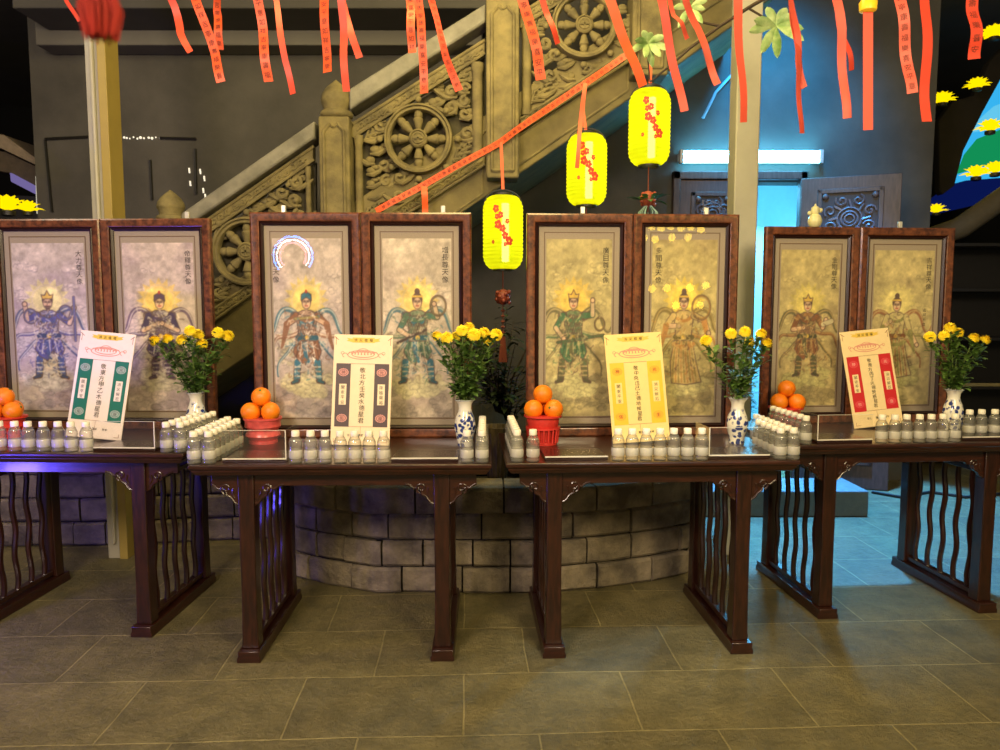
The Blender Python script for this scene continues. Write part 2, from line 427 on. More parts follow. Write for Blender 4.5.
# bays: outline of the pierced field in px, wheel centre, radius
BAYS = [([(214, 228), (304, 165), (304, 240), (214, 305)], (249, 252), 34, True, (206, 314)),
        ([(366, 128), (470, 62), (470, 158), (366, 224)], (419, 140), 34, True, (353, 485)),
        ([(533, 18), (634, -46), (634, 42), (533, 106)], (583.5, 27), 33, False, (520, 634))]
def inpoly(x, y, P):
    c = False
    for i in range(len(P)):
        x1, y1 = P[i]; x2, y2 = P[i - 1]
        if (y1 > y) != (y2 > y) and x < (x2 - x1) * (y - y1) / (y2 - y1) + x1: c = not c
    return c
def spiral(cx, cy, r, turns, a0, sgn, n=14):
    return [(cx + r * (1 - .82 * i / (n - 1)) * math.cos(a0 + sgn * 2 * math.pi * turns * i / (n - 1)), cy + r * (1 - .82 * i / (n - 1)) * math.sin(a0 + sgn * 2 * math.pi * turns * i / (n - 1))) for i in range(n)]
def px_tube(mb, pts, r, Y, n=6): mb.tube([at(x, y, Y) for x, y in pts], r, n)
SL = -.64
for bi, (fld, wc, wr, backed, (xa, xb)) in enumerate(BAYS):
    rnd = random.Random(20 + bi)
    # back plate, side colonnettes, upper and lower patterned bands
    if backed:
        stpart(MB().prism([sp(xa, fld[0][1] - SL * 0 + 6 + (fld[0][0] - xa) * .64), sp(xb, fld[1][1] + 2 - (xb - fld[1][0]) * .64), sp(xb, fld[2][1] + 20 - (xb - fld[2][0]) * .64), sp(xa, fld[3][1] + 20 + (fld[3][0] - xa) * .64)], SY + .05, SY + .09), 'back_plate', pbr('shaded_stone', hexc('4a4430'), .9, noise=.3))  # same stone, its colour darkened for the shade behind the carving
    for (cx0, cx1, y0, y1) in ((xa, fld[0][0], fld[0][1] + 8, fld[3][1] + 10), (fld[1][0], xb, fld[1][1] + 2, fld[2][1] - 2)):
        cm = MB(); A = at(cx0 + 1, y0, SY); B = at(cx1 - 1, y1, SY); w = B.x - A.x; c = (A.x + B.x) / 2
        cm.lathe([(w * .5, B.z), (w * .5, B.z + .03), (w * .42, B.z + .05), (w * .42, A.z - .06), (w * .52, A.z - .04), (w * .52, A.z)], 14, T(c, SY - .01, 0))
        stpart(cm, 'colonnette', stone)
    bd = MB()
    up = [(xa, fld[0][1] - 13 + (fld[0][0] - xa) * .64), (xb, fld[1][1] - 13 - (xb - fld[1][0]) * .64)]
    lo = [(xa, fld[3][1] + 4 + (fld[3][0] - xa) * .64), (xb, fld[2][1] + 4 - (xb - fld[2][0]) * .64)]
    for (p, q), h in ((up, 15), (lo, 13)):
        bd.prism([sp(*p), sp(*q), sp(q[0], q[1] + h), sp(p[0], p[1] + h)], SY - .03, SY + .05)
    stpart(bd, 'rail_band', stone, bevel=.004)
    bp = MB()
    for (p, q), h in ((up, 15), (lo, 13)):
        for off in (1, h - 1): px_tube(bp, [(p[0], p[1] + off), (q[0], q[1] + off)], .009, SY - .034)
        L = q[0] - p[0]; k = 0; x = p[0] + 8
        while x < q[0] - 8:
            y = p[1] + (x - p[0]) / L * (q[1] - p[1]) + h / 2
            px_tube(bp, spiral(x, y, 3.6, 1.1, k * 2.1, 1 if k % 2 else -1, 9), .008, SY - .034)
            px_tube(bp, [(x - 4, y + 4.5), (x + 1, y - .5), (x + 6, y - 4)], .007, SY - .034)
            x += 7.2; k += 1
    stpart(bp, 'band_scrolls', stone)
    # corner frets
    for (x, y) in ((fld[0][0] + 7, fld[0][1] + 8), (fld[1][0] - 9, fld[1][1] + 16), (fld[3][0] + 6, fld[3][1] - 8), (fld[2][0] - 8, fld[2][1] - 2)):
        fm = MB()
        for k in range(3):
            px_tube(fm, [(x - 8 + 5 * k, y + 6 - 3 * k), (x - 4 + 5 * k, y - 7 - 3 * k), (x + 3 + 5 * k, y - 9 - 3 * k)], .011, SY - .01)
            px_tube(fm, [(x - 9 + 4 * k, y + 4 - 4 * k), (x + 6 + 2 * k, y + 2 - 6 * k)], .011, SY - .012)
        stpart(fm, 'corner_fret', stone)
    # dharma-style spoked wheel
    W = at(wc[0], wc[1], SY); s = (at(wc[0] + 10, wc[1], SY).x - W.x) / 10; rr = wr * s
    MW = Matrix.Translation((W.x, SY - .03, W.z)) @ Matrix.Rotation(R(90), 4, 'X')
    rim = MB(); nseg = 40; sec = [(.8, -.02), (.8, .02), (.83, .034), (.87, .03), (.9, .03), (.93, .044), (.98, .04), (1.0, .02), (1.0, -.02)]
    rv = [((rr * q) * math.cos(2 * math.pi * j / nseg), (rr * q) * math.sin(2 * math.pi * j / nseg), h) for j in range(nseg) for q, h in sec]
    m8 = len(sec)
    rim.add(rv, [(j * m8 + i, j * m8 + (i + 1) % m8, ((j + 1) % nseg) * m8 + (i + 1) % m8, ((j + 1) % nseg) * m8 + i) for j in range(nseg) for i in range(m8)], MW)
    for k in range(8):
        th = k * math.pi / 4 + math.pi / 2
        if k % 4 != 9: rim.ball((rr * 1.14 * math.cos(th), rr * 1.14 * math.sin(th), 0), rr * .1, 10, 6, MW, (1, 1, .7))
    wheel = stpart(rim, 'wheel_rim', stone)
    hb = MB().lathe([(rr * .27, -.02), (rr * .27, .03), (rr * .22, .04), (rr * .2, .03), (rr * .19, .03)], 20, MW)
    for t in (0, 90):
        hb.box(-rr * .15, rr * .15, -rr * .025, rr * .025, .03, .043, MW @ Matrix.Rotation(R(t), 4, 'Z'))
    for j in range(16):
        a0, a1 = 2 * math.pi * j / 16, 2 * math.pi * (j + 1) / 16
        hb.tube([(rr * .15 * math.cos(a0), rr * .15 * math.sin(a0), .034), (rr * .15 * math.cos(a1), rr * .15 * math.sin(a1), .034)], rr * .022, 5, MW)
    h_ = hb.build('wheel_hub', stone, wheel); h_.matrix_basis = world_of(wheel).inverted()
    for k in range(8):
        th = k * math.pi / 4
        Ms = MW @ Matrix.Rotation(th, 4, 'Z') @ Matrix.Rotation(R(90), 4, 'Y')
        q = MB().lathe([(rr * .05, rr * .22), (rr * .09, rr * .33), (rr * .14, rr * .5), (rr * .15, rr * .56), (rr * .11, rr * .61), (rr * .13, rr * .65), (rr * .12, rr * .73), (rr * .06, rr * .82)], 10, Ms)
        sO = q.build('wheel_spoke', stone, wheel); sO.matrix_basis = world_of(wheel).inverted()
    # cloud scrolls filling the rest
    cl = MB(); placed = []
    x0, x1 = fld[0][0], fld[1][0]
    for tries in range(900):
        x = rnd.uniform(x0 + 4, x1 - 3); ya = fld[0][1] + (x - x0) * -.64; yb = fld[3][1] + (x - x0) * -.64
        y = rnd.uniform(ya + 4, yb - 2); r = rnd.uniform(5.2, 9)
        if math.hypot(x - wc[0], y - wc[1]) < wr + r * .8 + 1: continue
        if any(math.hypot(x - a, y - b) < (r + c) * .92 for a, b, c in placed): continue
        placed.append((x, y, r)); sg = rnd.choice((1, -1)); a0 = rnd.uniform(0, 6.28)
        Yc = SY - .006 + rnd.uniform(-.012, .012)
        if r > 6.5:
            px_tube(cl, spiral(x, y, r * .8, 1.0, a0, sg, 12), [.018 * (.75 + .5 * i / 11) for i in range(12)], Yc, 7)
        cl.ball(at(x, y, Yc + .02), r * s * .85, 10, 6, None, (1, .5, .75))
        # trailing cloud tail of shrinking lobes, drawn along the slope
        dx_ = rnd.choice((-1, 1)); tx, ty = x, y
        for k in range(4):
            tx += dx_ * r * .75; ty += -dx_ * r * .38 + r * .28 * math.sin(k * 2.2 + a0)
            if not (fld[0][0] < tx < fld[1][0]) or math.hypot(tx - wc[0], ty - wc[1]) < wr * 1.02: break
            cl.ball(at(tx, ty, Yc + .02), r * s * (.62 - .1 * k), 9, 5, None, (1.25, .55, .75))
        px_tube(cl, [(x - dx_ * r * .8, y + r * .7), (x + dx_ * r * .5, y + r * .75), (x + dx_ * r * 1.6, y + r * .1), (x + dx_ * r * 2.3, y - r * .5)], [.008, .02, .017, .005], Yc + .005, 7)
    stpart(cl, 'cloud_carving', stone)

# ------------------------------------------------------------------ stone planters
def planter(path, H, name, label, mb=None, seed=1, inner=.22):
    rnd = random.Random(seed)
    P = [Vector((x, y, 0)) for x, y in path]
    seg = [0]
    for i in range(1, len(P)): seg.append(seg[-1] + (P[i] - P[i - 1]).length)
    def pt(s):
        s = max(0, min(seg[-1], s))
        for i in range(1, len(P)):
            if s <= seg[i] + 1e-9:
                t = (s - seg[i - 1]) / (seg[i] - seg[i - 1]); d = (P[i] - P[i - 1]).normalized()
                return P[i - 1].lerp(P[i], t), Vector((-d.y, d.x, 0))
    mb = MB(); nc = 4; h = H / nc
    def course(z0, z1, off, lmin, lmax):
        s = 0
        while s < seg[-1] - .02:
            L = rnd.uniform(lmin, lmax); e = min(s + L, seg[-1]); g = .005
            # split blocks at strong corners so they follow the outline
            ss = [s + g] + [q for q in seg if s + .03 < q < e - .03] + [e - g]
            jo = rnd.uniform(-.010, .008)
            ring = []
            for q in ss:
                p, nrm = pt(q)
                for zz, dd in ((z0 + g, 0), (z0 + g + .014, -.012), (z1 - g - .014, -.012), (z1 - g, 0)):
                    w = rnd.uniform(-.005, .005)
                    v = p + nrm * (off + dd + jo + w + .012); ring.append((v.x, v.y, zz))
                v = p + nrm * (inner); ring.append((v.x, v.y, z1 - g)); ring.append((v.x, v.y, z0 + g))
            n = len(ss); fs = []
            for i in range(n - 1):
                for k in range(6): fs.append((i * 6 + k, (i + 1) * 6 + k, (i + 1) * 6 + (k + 1) % 6, i * 6 + (k + 1) % 6))
            fs += [tuple(range(5, -1, -1)), tuple((n - 1) * 6 + k for k in range(6))]
            mb.add(ring, fs); s = e
    for c in range(nc): course(c * h, (c + 1) * h, -.03 if c == nc - 1 else 0, .19 if c < nc - 1 else .3, .34 if c < nc - 1 else .5)
    o = mb.build(name, block, None, smooth=30)
    # dark mortar core
    core = MB(); ring = []
    inn = [pt(s) for s in seg]
    poly = [(p + n * .03) for p, n in inn] + [(p + n * (inner - .02)) for p, n in reversed(inn)]
    n = len(inn); vs = []
    for z in (0, H - .01): vs += [(v.x, v.y, z) for v in poly]
    m = len(poly)
    fs = [(i, (i + 1) % m, (i + 1) % m + m, i + m) for i in range(m)] + [(i, i + 1, m - 2 - i, m - 1 - i) for i in range(n - 1)] + [(i + m, m - 1 - i + m, m - 2 - i + m, i + 1 + m) for i in range(n - 1)]
    core.add(vs, fs).build('mortar', mortar, o)
    tag(o, label, 'planter')
    return o
PATH = [(-1.28, 4.5), (-1.25, 4.22), (-1.14, 4.07), (-.95, 3.95), (-.66, 3.835), (-.36, 3.83), (.0, 3.83), (.314, 3.835), (.56, 3.9), (.83, 4.0), (1.05, 4.12), (1.2, 4.3), (1.26, 4.5)]
planter(PATH, .575, 'stone_planter', 'curved grey stone block planter standing under the two middle altar tables', seed=3)
planter([(-4.2, 4.62), (-3.4, 4.62), (-2.61, 4.62), (-1.9, 4.72), (-1.45, 4.78)], .62, 'stone_planter', 'low rough stone block wall behind the table with the green tablet', seed=9)
soil = MB().prismz([(-1.2, 5.1), (-1.03, 4.32), (-.9, 4.16), (-.6, 4.05), (.3, 4.05), (.75, 4.2), (1.0, 4.4), (1.15, 5.1)], .1, .5).build('soil', soilm); tag(soil, 'dark soil filling the curved stone planter', 'soil', kind='stuff')
# stone block step near the cyan lit floor
a = atz(740, 517, 0); b2 = atz(868, 517, 0)
o = MB().box(1.38, b2.x, a.y, a.y + .42, 0, .19).build('stone_block', pbr('step_stone', hexc('7d7a70'), .8, noise=.2, bump=.3), bevel=.008)
tag(o, 'low grey stone block on floor between the planter and doorway', 'block')

# ------------------------------------------------------------------ altar tables
TOPZ = .86
class Tab:
    def __init__(s, key, cx, cy, yaw, L): s.key = key; s.cx = cx; s.cy = cy; s.yaw = R(yaw); s.L = L; s.M = T(cx, cy, 0, s.yaw)
    def w(s, x, y, z=0): return s.M @ Vector((x, y, z))
    def loc(s, px, ly, py=400):
        """local x of the picture column px on the table at local depth ly"""
        lo, hi = -1.2, 1.2
        for _ in range(40):
            m = (lo + hi) / 2; p = s.w(m, ly)
            X = at(px, py, p.y).x
            if p.x < X: lo = m
            else: hi = m
        return m
TG = Tab('green', -2.05, 3.285, -2, 1.3)
TP = Tab('purple', -.655, 3.03, 1, 1.235)
TYW = Tab('yellow', .645, 3.085, 2.8, 1.235)
TR = Tab('red', 2.0, 3.51, 4.8, 1.3)
TABLES = [TG, TP, TYW, TR]
def scroll_curl(mb, cx, cz, r, sgn, y):
    pts = [(cx + sgn * r * (1 - .8 * i / 13) * math.cos(-1.2 + 2 * math.pi * 1.3 * i / 13), y, cz + r * (1 - .8 * i / 13) * math.sin(-1.2 + 2 * math.pi * 1.3 * i / 13)) for i in range(14)]
    mb.tube(pts, .0045, 6)
def make_table(t, label):
    D = .76; L = t.L; hx = .41; ly0 = .065; ly1 = .655; lw = .068
    root = thing('altar_table', label, 'table', t.w(0, 0), (0, 0, t.yaw), 'altar tables standing in a row')
    # top with moulded edge
    prof = [(0, TOPZ), (-.004, TOPZ - .006), (-.004, TOPZ - .016), (.006, TOPZ - .024), (.006, TOPZ - .03), (.018, TOPZ - .046), (.03, TOPZ - .05)]
    mb = MB()
    def ringp(d, z): return [(-L / 2 + d, d, z), (L / 2 - d, d, z), (L / 2 - d, D - d, z), (-L / 2 + d, D - d, z)]
    vs = []
    for d, z in prof: vs += ringp(d, z)
    fs = [(0, 1, 2, 3)]
    for i in range(len(prof) - 1):
        for k in range(4): fs.append((i * 4 + k, (i + 1) * 4 + k, (i + 1) * 4 + (k + 1) % 4, i * 4 + (k + 1) % 4))
    e = (len(prof) - 1) * 4; fs.append((e + 3, e + 2, e + 1, e))
    mb.add(vs, fs).build('tabletop', wood, root, smooth=25, bevel=.0025)
    zt = TOPZ - .05
    # aprons, front and rear, with cloud-shaped spandrels either side of each leg
    for yy in (ly0 + .012, ly1 + .03):
        ap = MB()
        pts = [(-L / 2 + .06, zt)]
        hb = zt - .055
        def ear(c, s):
            # from apron level down to the leg side at c, s=-1 ear left of the leg
            e_ = [(c + s * .155, hb), (c + s * .135, hb - .004), (c + s * .118, hb - .018), (c + s * .1, hb - .016), (c + s * .085, hb - .03), (c + s * .083, hb - .045), (c + s * .065, hb - .055), (c + s * .052, hb - .075), (c + s * .036, hb - .085)]
            return e_
        low = []
        for c in (-hx, hx):
            l = ear(c, -1); r = ear(c, 1)
            if c - .155 < -L / 2 + .06 or c + .155 > L / 2 - .06: pass
            low += [p for p in l] + [p for p in reversed(r)]
        low = [(max(-L / 2 + .06, min(L / 2 - .06, x)), z) for x, z in low]
        poly = [(-L / 2 + .06, zt), (-L / 2 + .06, hb)] + low + [(L / 2 - .06, hb), (L / 2 - .06, zt)]
        # drop duplicates
        pp = [poly[0]]
        for q in poly[1:]:
            if (q[0] - pp[-1][0]) ** 2 + (q[1] - pp[-1][1]) ** 2 > 1e-7: pp.append(q)
        ap.prism(pp, yy, yy + .024)
        A = ap.build('apron', wood, root, smooth=0, bevel=.002)
        if yy < .2:
            for c in (-hx, hx):
                for sg in (-1, 1):
                    cv = MB()
                    scroll_curl(cv, c + sg * .085, hb - .012, .024, sg, yy - .001)
                    e_ = ear(c, sg); cv.tube([(max(-L / 2 + .065, min(L / 2 - .065, x)), yy - .0005, z + .006) for x, z in e_], .004, 6)
                    cv.tube([(c + sg * .05, yy - .001, hb - .05), (c + sg * .06, yy - .001, hb - .03), (c + sg * .055, yy - .001, hb - .01)], .004, 6)
                    cv.build('scroll_carving', wood, A)
    # legs, sled feet, side rails and wavy spindles
    for sx in (-1, 1):
        for yy in (ly0, ly1):
            x = sx * hx; lm = MB(); w = lw / 2
            levels = [(.05, w * 1.08, 0), (.09, w * 1.0, 0), (.3, w * .92, 0), (.6, w * .96, 0), (zt, w, 0)]
            vs = []
            for z, q, o_ in levels: vs += [(x - q, yy, z), (x + q, yy, z), (x + q, yy + lw, z), (x - q, yy + lw, z)]
            fs = [(3, 2, 1, 0)] + [(i * 4 + k, i * 4 + (k + 1) % 4, (i + 1) * 4 + (k + 1) % 4, (i + 1) * 4 + k) for i in range(len(levels) - 1) for k in range(4)] + [tuple(range((len(levels) - 1) * 4, len(levels) * 4))]
            lm.add(vs, fs).build('leg', woodv, root, bevel=.004)
        x = sx * hx
        ft = MB()
        sec = [(-.05, 0), (.05, 0), (.05, .018), (.044, .03), (.046, .05), (-.046, .05), (-.044, .03), (-.05, .018)]
        y0, y1 = ly0 - .03, ly1 + lw + .03
        n = len(sec); vs = [(x + a, y0, b) for a, b in sec] + [(x + a, y1, b) for a, b in sec]
        ft.add(vs, [tuple(range(n)), tuple(range(2 * n - 1, n - 1, -1))] + [(i, i + n, (i + 1) % n + n, (i + 1) % n) for i in range(n)])
        ft.build('foot_rail', wood, root, bevel=.003)
        for z0_, z1_ in ((zt - .075, zt), (zt - .125, zt - .1), (.06, .085)):
            MB().box(x - .019, x + .019, ly0 + lw, ly1, z0_, z1_).build('side_rail', wood, root, bevel=.003)
        for k in range(5):
            yy = ly0 + lw + (k + .5) * (ly1 - ly0 - lw) / 5
            pts = []; nz = 22
            for i in range(nz):
                z = .075 + (zt - .19) * i / (nz - 1)
                pts.append((x, yy + .009 * math.sin(i / (nz - 1) * math.pi * 5), z))
            MB().tube(pts, .0135, 8).build('spindle', woodv, root)
make_table(TG, 'dark rosewood altar table holding the green banded prayer tablet')
make_table(TP, 'dark rosewood altar table holding the purple banded prayer tablet')
make_table(TYW, 'dark rosewood altar table holding the yellow banded prayer tablet')
make_table(TR, 'dark rosewood altar table holding the red banded prayer tablet')

# ------------------------------------------------------------------ paintings
GW, GH = 112, 262          # grid of one painting
class Canvas:
    def __init__(s, base, seed):
        s.W, s.H = GW, GH; s.asp = GH / GW
        yy, xx = np.mgrid[0:GH, 0:GW]
        s.x = xx / (GW - 1); s.y = yy / (GW - 1)
        s.c = np.ones((GH, GW, 3)) * np.array(base); s.r = np.random.RandomState(seed); s.px = 1 / GW
    def blend(s, m, c, a=1.0):
        m = np.clip(m, 0, 1)[..., None] * a; s.c = s.c * (1 - m) + np.array(c) * m
    def ell(s, cx, cy, rx, ry, c, a=1, soft=.06):
        d = np.sqrt(((s.x - cx) / rx) ** 2 + ((s.y - cy) / ry) ** 2); s.blend((1 - d) / soft, c, a)
    def ring(s, cx, cy, rx, ry, w, c, a=1):
        d = np.abs(np.sqrt(((s.x - cx) / rx) ** 2 + ((s.y - cy) / ry) ** 2) - 1) * min(rx, ry); s.blend(1 - (d - w / 2) / s.px, c, a)
    def line(s, pts, w, c, a=1, w2=None):
        d = np.full(s.x.shape, 9.0); n = len(pts) - 1
        m = np.zeros(s.x.shape)
        for i in range(n):
            (x0, y0), (x1, y1) = pts[i], pts[i + 1]; dx, dy = x1 - x0, y1 - y0; L = dx * dx + dy * dy + 1e-9
            t = np.clip(((s.x - x0) * dx + (s.y - y0) * dy) / L, 0, 1)
            q = np.hypot(s.x - x0 - t * dx, s.y - y0 - t * dy)
            ww = w if w2 is None else w + (w2 - w) * (i + t) / n
            m = np.maximum(m, 1 - (q - ww / 2) / s.px)
        s.blend(m, c, a)
    def poly(s, P, c, a=1, outline=None, ow=.006):
        ins = np.zeros(s.x.shape, bool); n = len(P); j = n - 1
        for i in range(n):
            x1, y1 = P[i]; x2, y2 = P[j]
            if y1 != y2:
                k = ((y1 > s.y) != (y2 > s.y)) & (s.x < (x2 - x1) * (s.y - y1) / (y2 - y1) + x1); ins ^= k
            j = i
        s.blend(ins * 1.0, c, a)
        if outline is not None: s.line(list(P) + [P[0]], ow, outline, .8)
    def curve(s, P, n=24):
        P = np.array(P, float); t = np.linspace(0, 1, n); out = []
        k = len(P) - 1
        for u in t:
            Q = P.copy()
            for r in range(k): Q = Q[:-1] * (1 - u) + Q[1:] * u
            out.append(tuple(Q[0]))
        return out
def cloud(cv, cx, cy, s, light, dark, a=.6):
    r = cv.r
    for k in range(7):
        ox, oy = r.uniform(-1, 1) * s, r.uniform(-.35, .35) * s; q = s * r.uniform(.3, .55)
        cv.ell(cx + ox, cy + oy, q * 1.3, q * .8, light, min(1, a * 1.0), .5)
        th = r.uniform(0, 6.28)
        arc = [(cx + ox + q * 1.15 * (1 - .05 * i) * math.cos(th + i * .38), cy + oy + q * .7 * (1 - .05 * i) * math.sin(th + i * .38)) for i in range(11)]
        cv.line(arc, .009, dark, .3)
def C(h): return np.array([int(h[i:i + 2], 16) / 255 for i in (0, 2, 4)])
def paint(spec, seed):
    base, lo = np.clip(C(spec['bg']) * 1.07, 0, 1), C(spec['bg2'])
    cv = Canvas(base, seed); r = cv.r; H = cv.asp
    # broad marbled mottling
    def fbm(sc):
        n = np.zeros((GH, GW)); amp = 1.0
        for o_ in range(4):
            g_ = cv.r.normal(0, 1, (int(sc * cv.asp) + 3, sc + 3)); yy = cv.y * sc * .98; xx = cv.x * sc * .98
            yi, xi = yy.astype(int), xx.astype(int); fy, fx = yy - yi, xx - xi; fy = fy * fy * (3 - 2 * fy); fx = fx * fx * (3 - 2 * fx)
            n += amp * ((g_[yi, xi] * (1 - fx) + g_[yi, xi + 1] * fx) * (1 - fy) + (g_[yi + 1, xi] * (1 - fx) + g_[yi + 1, xi + 1] * fx) * fy)
            amp *= .55; sc *= 2
        return n
    m_ = fbm(3); m2 = fbm(2)
    cv.c = cv.c * (1 + .05 * m_[..., None]); pur = lo * np.array([1.02, .96, 1.04])
    dn = np.clip((cv.y / H - .35) * 1.2, 0, 1)
    cv.blend(np.clip(m2 * .5 + dn * .35, 0, 1), pur, .55)
    cv.blend(np.clip(np.sin(m_ * 4.2) * 2 - 1.2, 0, 1), np.clip(base * 1.2, 0, 1), .22)
    for k in range(60):
        y = r.uniform(0, H); d = r.uniform(-.05, .05)
        cv.ell(r.uniform(0, 1), y, r.uniform(.1, .35), r.uniform(.06, .2), np.clip(base + d, 0, 1), .35, .9)
    for k in range(26):
        y = r.uniform(.3, H * .98); f_ = y / H
        cloud(cv, r.uniform(0, 1), y, r.uniform(.07, .16), np.clip(base * (1.2 - .12 * f_), 0, 1), lo * .8, .35 + .3 * f_)
    for k in range(12):
        cloud(cv, r.uniform(0, 1), r.uniform(H * .78, H), r.uniform(.1, .2), lo * 1.08, lo * .66, .6)
    cx, hy = spec.get('cx', .5), spec.get('hy', .8)
    # standing cloud
    pale = C(spec['cloud'])
    for k in range(16):
        cloud(cv, cx + r.uniform(-.26, .26), hy + 1.1 + r.uniform(-.1, .14), .14, pale, lo * .75, .85)
    for k in range(6):
        cloud(cv, cx - .3 + r.uniform(-.06, .06), hy + .55 + r.uniform(-.1, .3), .12, pale, lo * .75, .6)
    # radiant halo (the figure is drawn on a scaled copy of the coordinates)
    K = spec.get('k', 1.22); ox_, oy_ = cv.x, cv.y
    cv.x = cx + (ox_ - cx) / K; cv.y = hy + (oy_ - hy) / K; cv.px = 1 / GW / K
    hc = C(spec['halo'])
    cv.ell(cx, hy, .3, .3, hc, .45, .9)
    for k in range(16):
        th = k * math.pi / 8; q = .235
        cv.poly([(cx + q * .8 * math.cos(th - .2), hy + q * .8 * math.sin(th - .2)), (cx + q * 1.15 * math.cos(th), hy + q * 1.15 * math.sin(th)), (cx + q * .8 * math.cos(th + .2), hy + q * .8 * math.sin(th + .2))], hc, .75)
    cv.ell(cx, hy, .2, .2, np.clip(hc * 1.1, 0, 1), .85, .25); cv.ell(cx, hy - .02, .13, .13, np.clip(hc * 1.2, 0, 1), .6, .8)
    rb, sk, ac, dk, lt = C(spec['robe']), C(spec.get('skin', 'd9b48e')), C(spec['accent']), C('57423a'), C(spec.get('light', 'e6dcc4'))
    lean = spec.get('lean', 0)
    sh, hip, kn, ft = hy + .16, hy + .46, hy + .68, hy + .86
    # streamers behind
    for sg in (-1, 1):
        for k, ctrl in enumerate(([(.1, sh + .02), (.3, sh - .2), (.44, sh + .02), (.3, sh + .2), (.46, sh + .3), (.5, sh + .1)],
                                  [(.08, hip - .12), (.3, hip + .02), (.42, hip - .22), (.36, hip + .04), (.48, hip + .14)],
                                  [(.08, hip - .04), (.26, hip + .02), (.2, kn - .02), (.4, kn - .1), (.36, kn + .12)])):
            P = cv.curve([(cx + sg * a_, b_ + r.uniform(-.02, .02)) for a_, b_ in ctrl])
            cv.line(P, .06 - .012 * k, dk, .4, .022); cv.line(P, .05 - .012 * k, ac if k != 1 else rb, .75, .014); cv.line([(a_ + .01, b_ - .008) for a_, b_ in P], .012, lt, .65, .004)
    wide = spec['style'] == 'gown'
    if wide:
        skt = [(cx - .1, hip - .1), (cx + .1, hip - .1), (cx + .17, kn), (cx + .24, ft + .04), (cx + .05, ft + .07), (cx - .14, ft + .05), (cx - .16, kn)]
        cv.poly(skt, lt, 1, dk)
        for k in range(9):
            u = -.8 + k * .2
            cv.line(cv.curve([(cx + u * .09, hip - .08), (cx + u * .17, kn), (cx + .03 + u * .19, ft + .04)]), .009, rb if k % 2 else ac, .75)
        cv.line(cv.curve([(cx - .12, hip + .02), (cx + .02, hip + .09), (cx + .13, hip + .02)]), .04, rb, .9)
    else:
        for sg in (-1, 1):
            a = cx + sg * .055 + lean * .02; b = cx + sg * spec.get('stance', .12)
            cv.line([(a, hip), (b, kn), (b + sg * .015, ft)], .1, dk, 1, .078); cv.line([(a, hip), (b, kn)], .088, lt, 1, .08)
            cv.line([(b, kn - .01), (b + sg * .015, ft)], .07, ac, 1, .058)
            for k in range(3): cv.line([(b - .035, kn + .04 + .05 * k), (b + .035, kn + .04 + .05 * k)], .008, lt * .9, .9)
            cv.line([(b + sg * .005, ft + .01), (b + sg * .075, ft + .035)], .045, dk, 1, .03); cv.line([(b + sg * .01, ft + .008), (b + sg * .065, ft + .03)], .026, ac * .8, 1, .016)
        skt = [(cx - .11, hip - .1), (cx + .11, hip - .1), (cx + .17, hip + .1), (cx + .13, kn - .03), (cx + .03, kn - .1), (cx - .03, kn + .02), (cx - .12, kn - .04), (cx - .17, hip + .1)]
        cv.poly(skt, rb, 1, dk)
        for k in range(7):
            u = -.9 + k * .3; cv.line([(cx + u * .09, hip - .06), (cx + u * .15, kn - .07)], .009, lt if k % 2 else rb * .6, .7)
        cv.line(cv.curve([(cx - .03, hip - .06), (cx - .05, hip + .1), (cx + .01, kn - .02)]), .05, ac, .95, .03)
    # torso and armour
    tor = [(cx - .13, sh - .01), (cx - .05, sh - .05), (cx + .05, sh - .05), (cx + .13, sh - .01), (cx + .1, hip - .1), (cx + .115, hip - .02), (cx - .115, hip - .02), (cx - .1, hip - .1)]
    cv.poly(tor, lt if wide else rb * .6 + lt * .4, 1, dk)
    if not wide:
        for j in range(6):
            for i in range(7):
                x, y = cx - .09 + i * .03 + (.015 if j % 2 else 0), sh + .02 + j * .04
                if abs(x - cx) < .1: cv.ring(x, y, .017, .017, .006, dk, .55)
        for sg in (-1, 1): cv.ell(cx + sg * .05, sh + .06, .042, .045, ac, .9, .3); cv.ring(cx + sg * .05, sh + .06, .042, .045, .008, dk, .7)
        for sg in (-1, 1): cv.ell(cx + sg * .135, sh + .01, .055, .045, ac, 1, .3); cv.ring(cx + sg * .135, sh + .01, .055, .045, .008, dk, .7)
    cv.line([(cx - .115, hip - .055), (cx + .115, hip - .055)], .045, ac * .75, 1); cv.ell(cx, hip - .055, .032, .03, C('d8b04a'), 1, .3)
    cv.line(cv.curve([(cx - .12, sh), (cx, sh + .13), (cx + .12, sh)]), .03, rb, .95)
    # arms
    for (sg, el, hd) in spec['arms']:
        A = [(cx + sg * .13, sh + .01), (cx + el[0], sh + el[1]), (cx + hd[0], sh + hd[1])]
        cv.line(A, .075, dk, 1, .05); cv.line(A, .062, rb if not wide else lt, 1, .036)
        cv.line([A[1], A[2]], .04, sk, .9, .034)
        if wide or spec.get('sleeve'): cv.line(cv.curve([A[1], (A[1][0] + sg * .03, A[1][1] + .14), (A[1][0] + sg * .07, A[1][1] + .26)]), .07, rb, .9, .02)
        cv.ell(A[2][0], A[2][1], .028, .028, sk, 1, .4); cv.ring(A[2][0], A[2][1], .028, .028, .006, dk, .7)
    for (p, q, cc, w) in spec.get('props', []):
        cv.line([(cx + p[0], sh + p[1]), (cx + q[0], sh + q[1])], w + .012, dk, .8); cv.line([(cx + p[0], sh + p[1]), (cx + q[0], sh + q[1])], w, C(cc), 1)
    for (p, rr, cc) in spec.get('rings', []):
        cv.ring(cx + p[0], sh + p[1], rr, rr * 1.15, .016, C(cc), .9); cv.ring(cx + p[0], sh + p[1], rr * 1.1, rr * 1.25, .006, dk, .6)
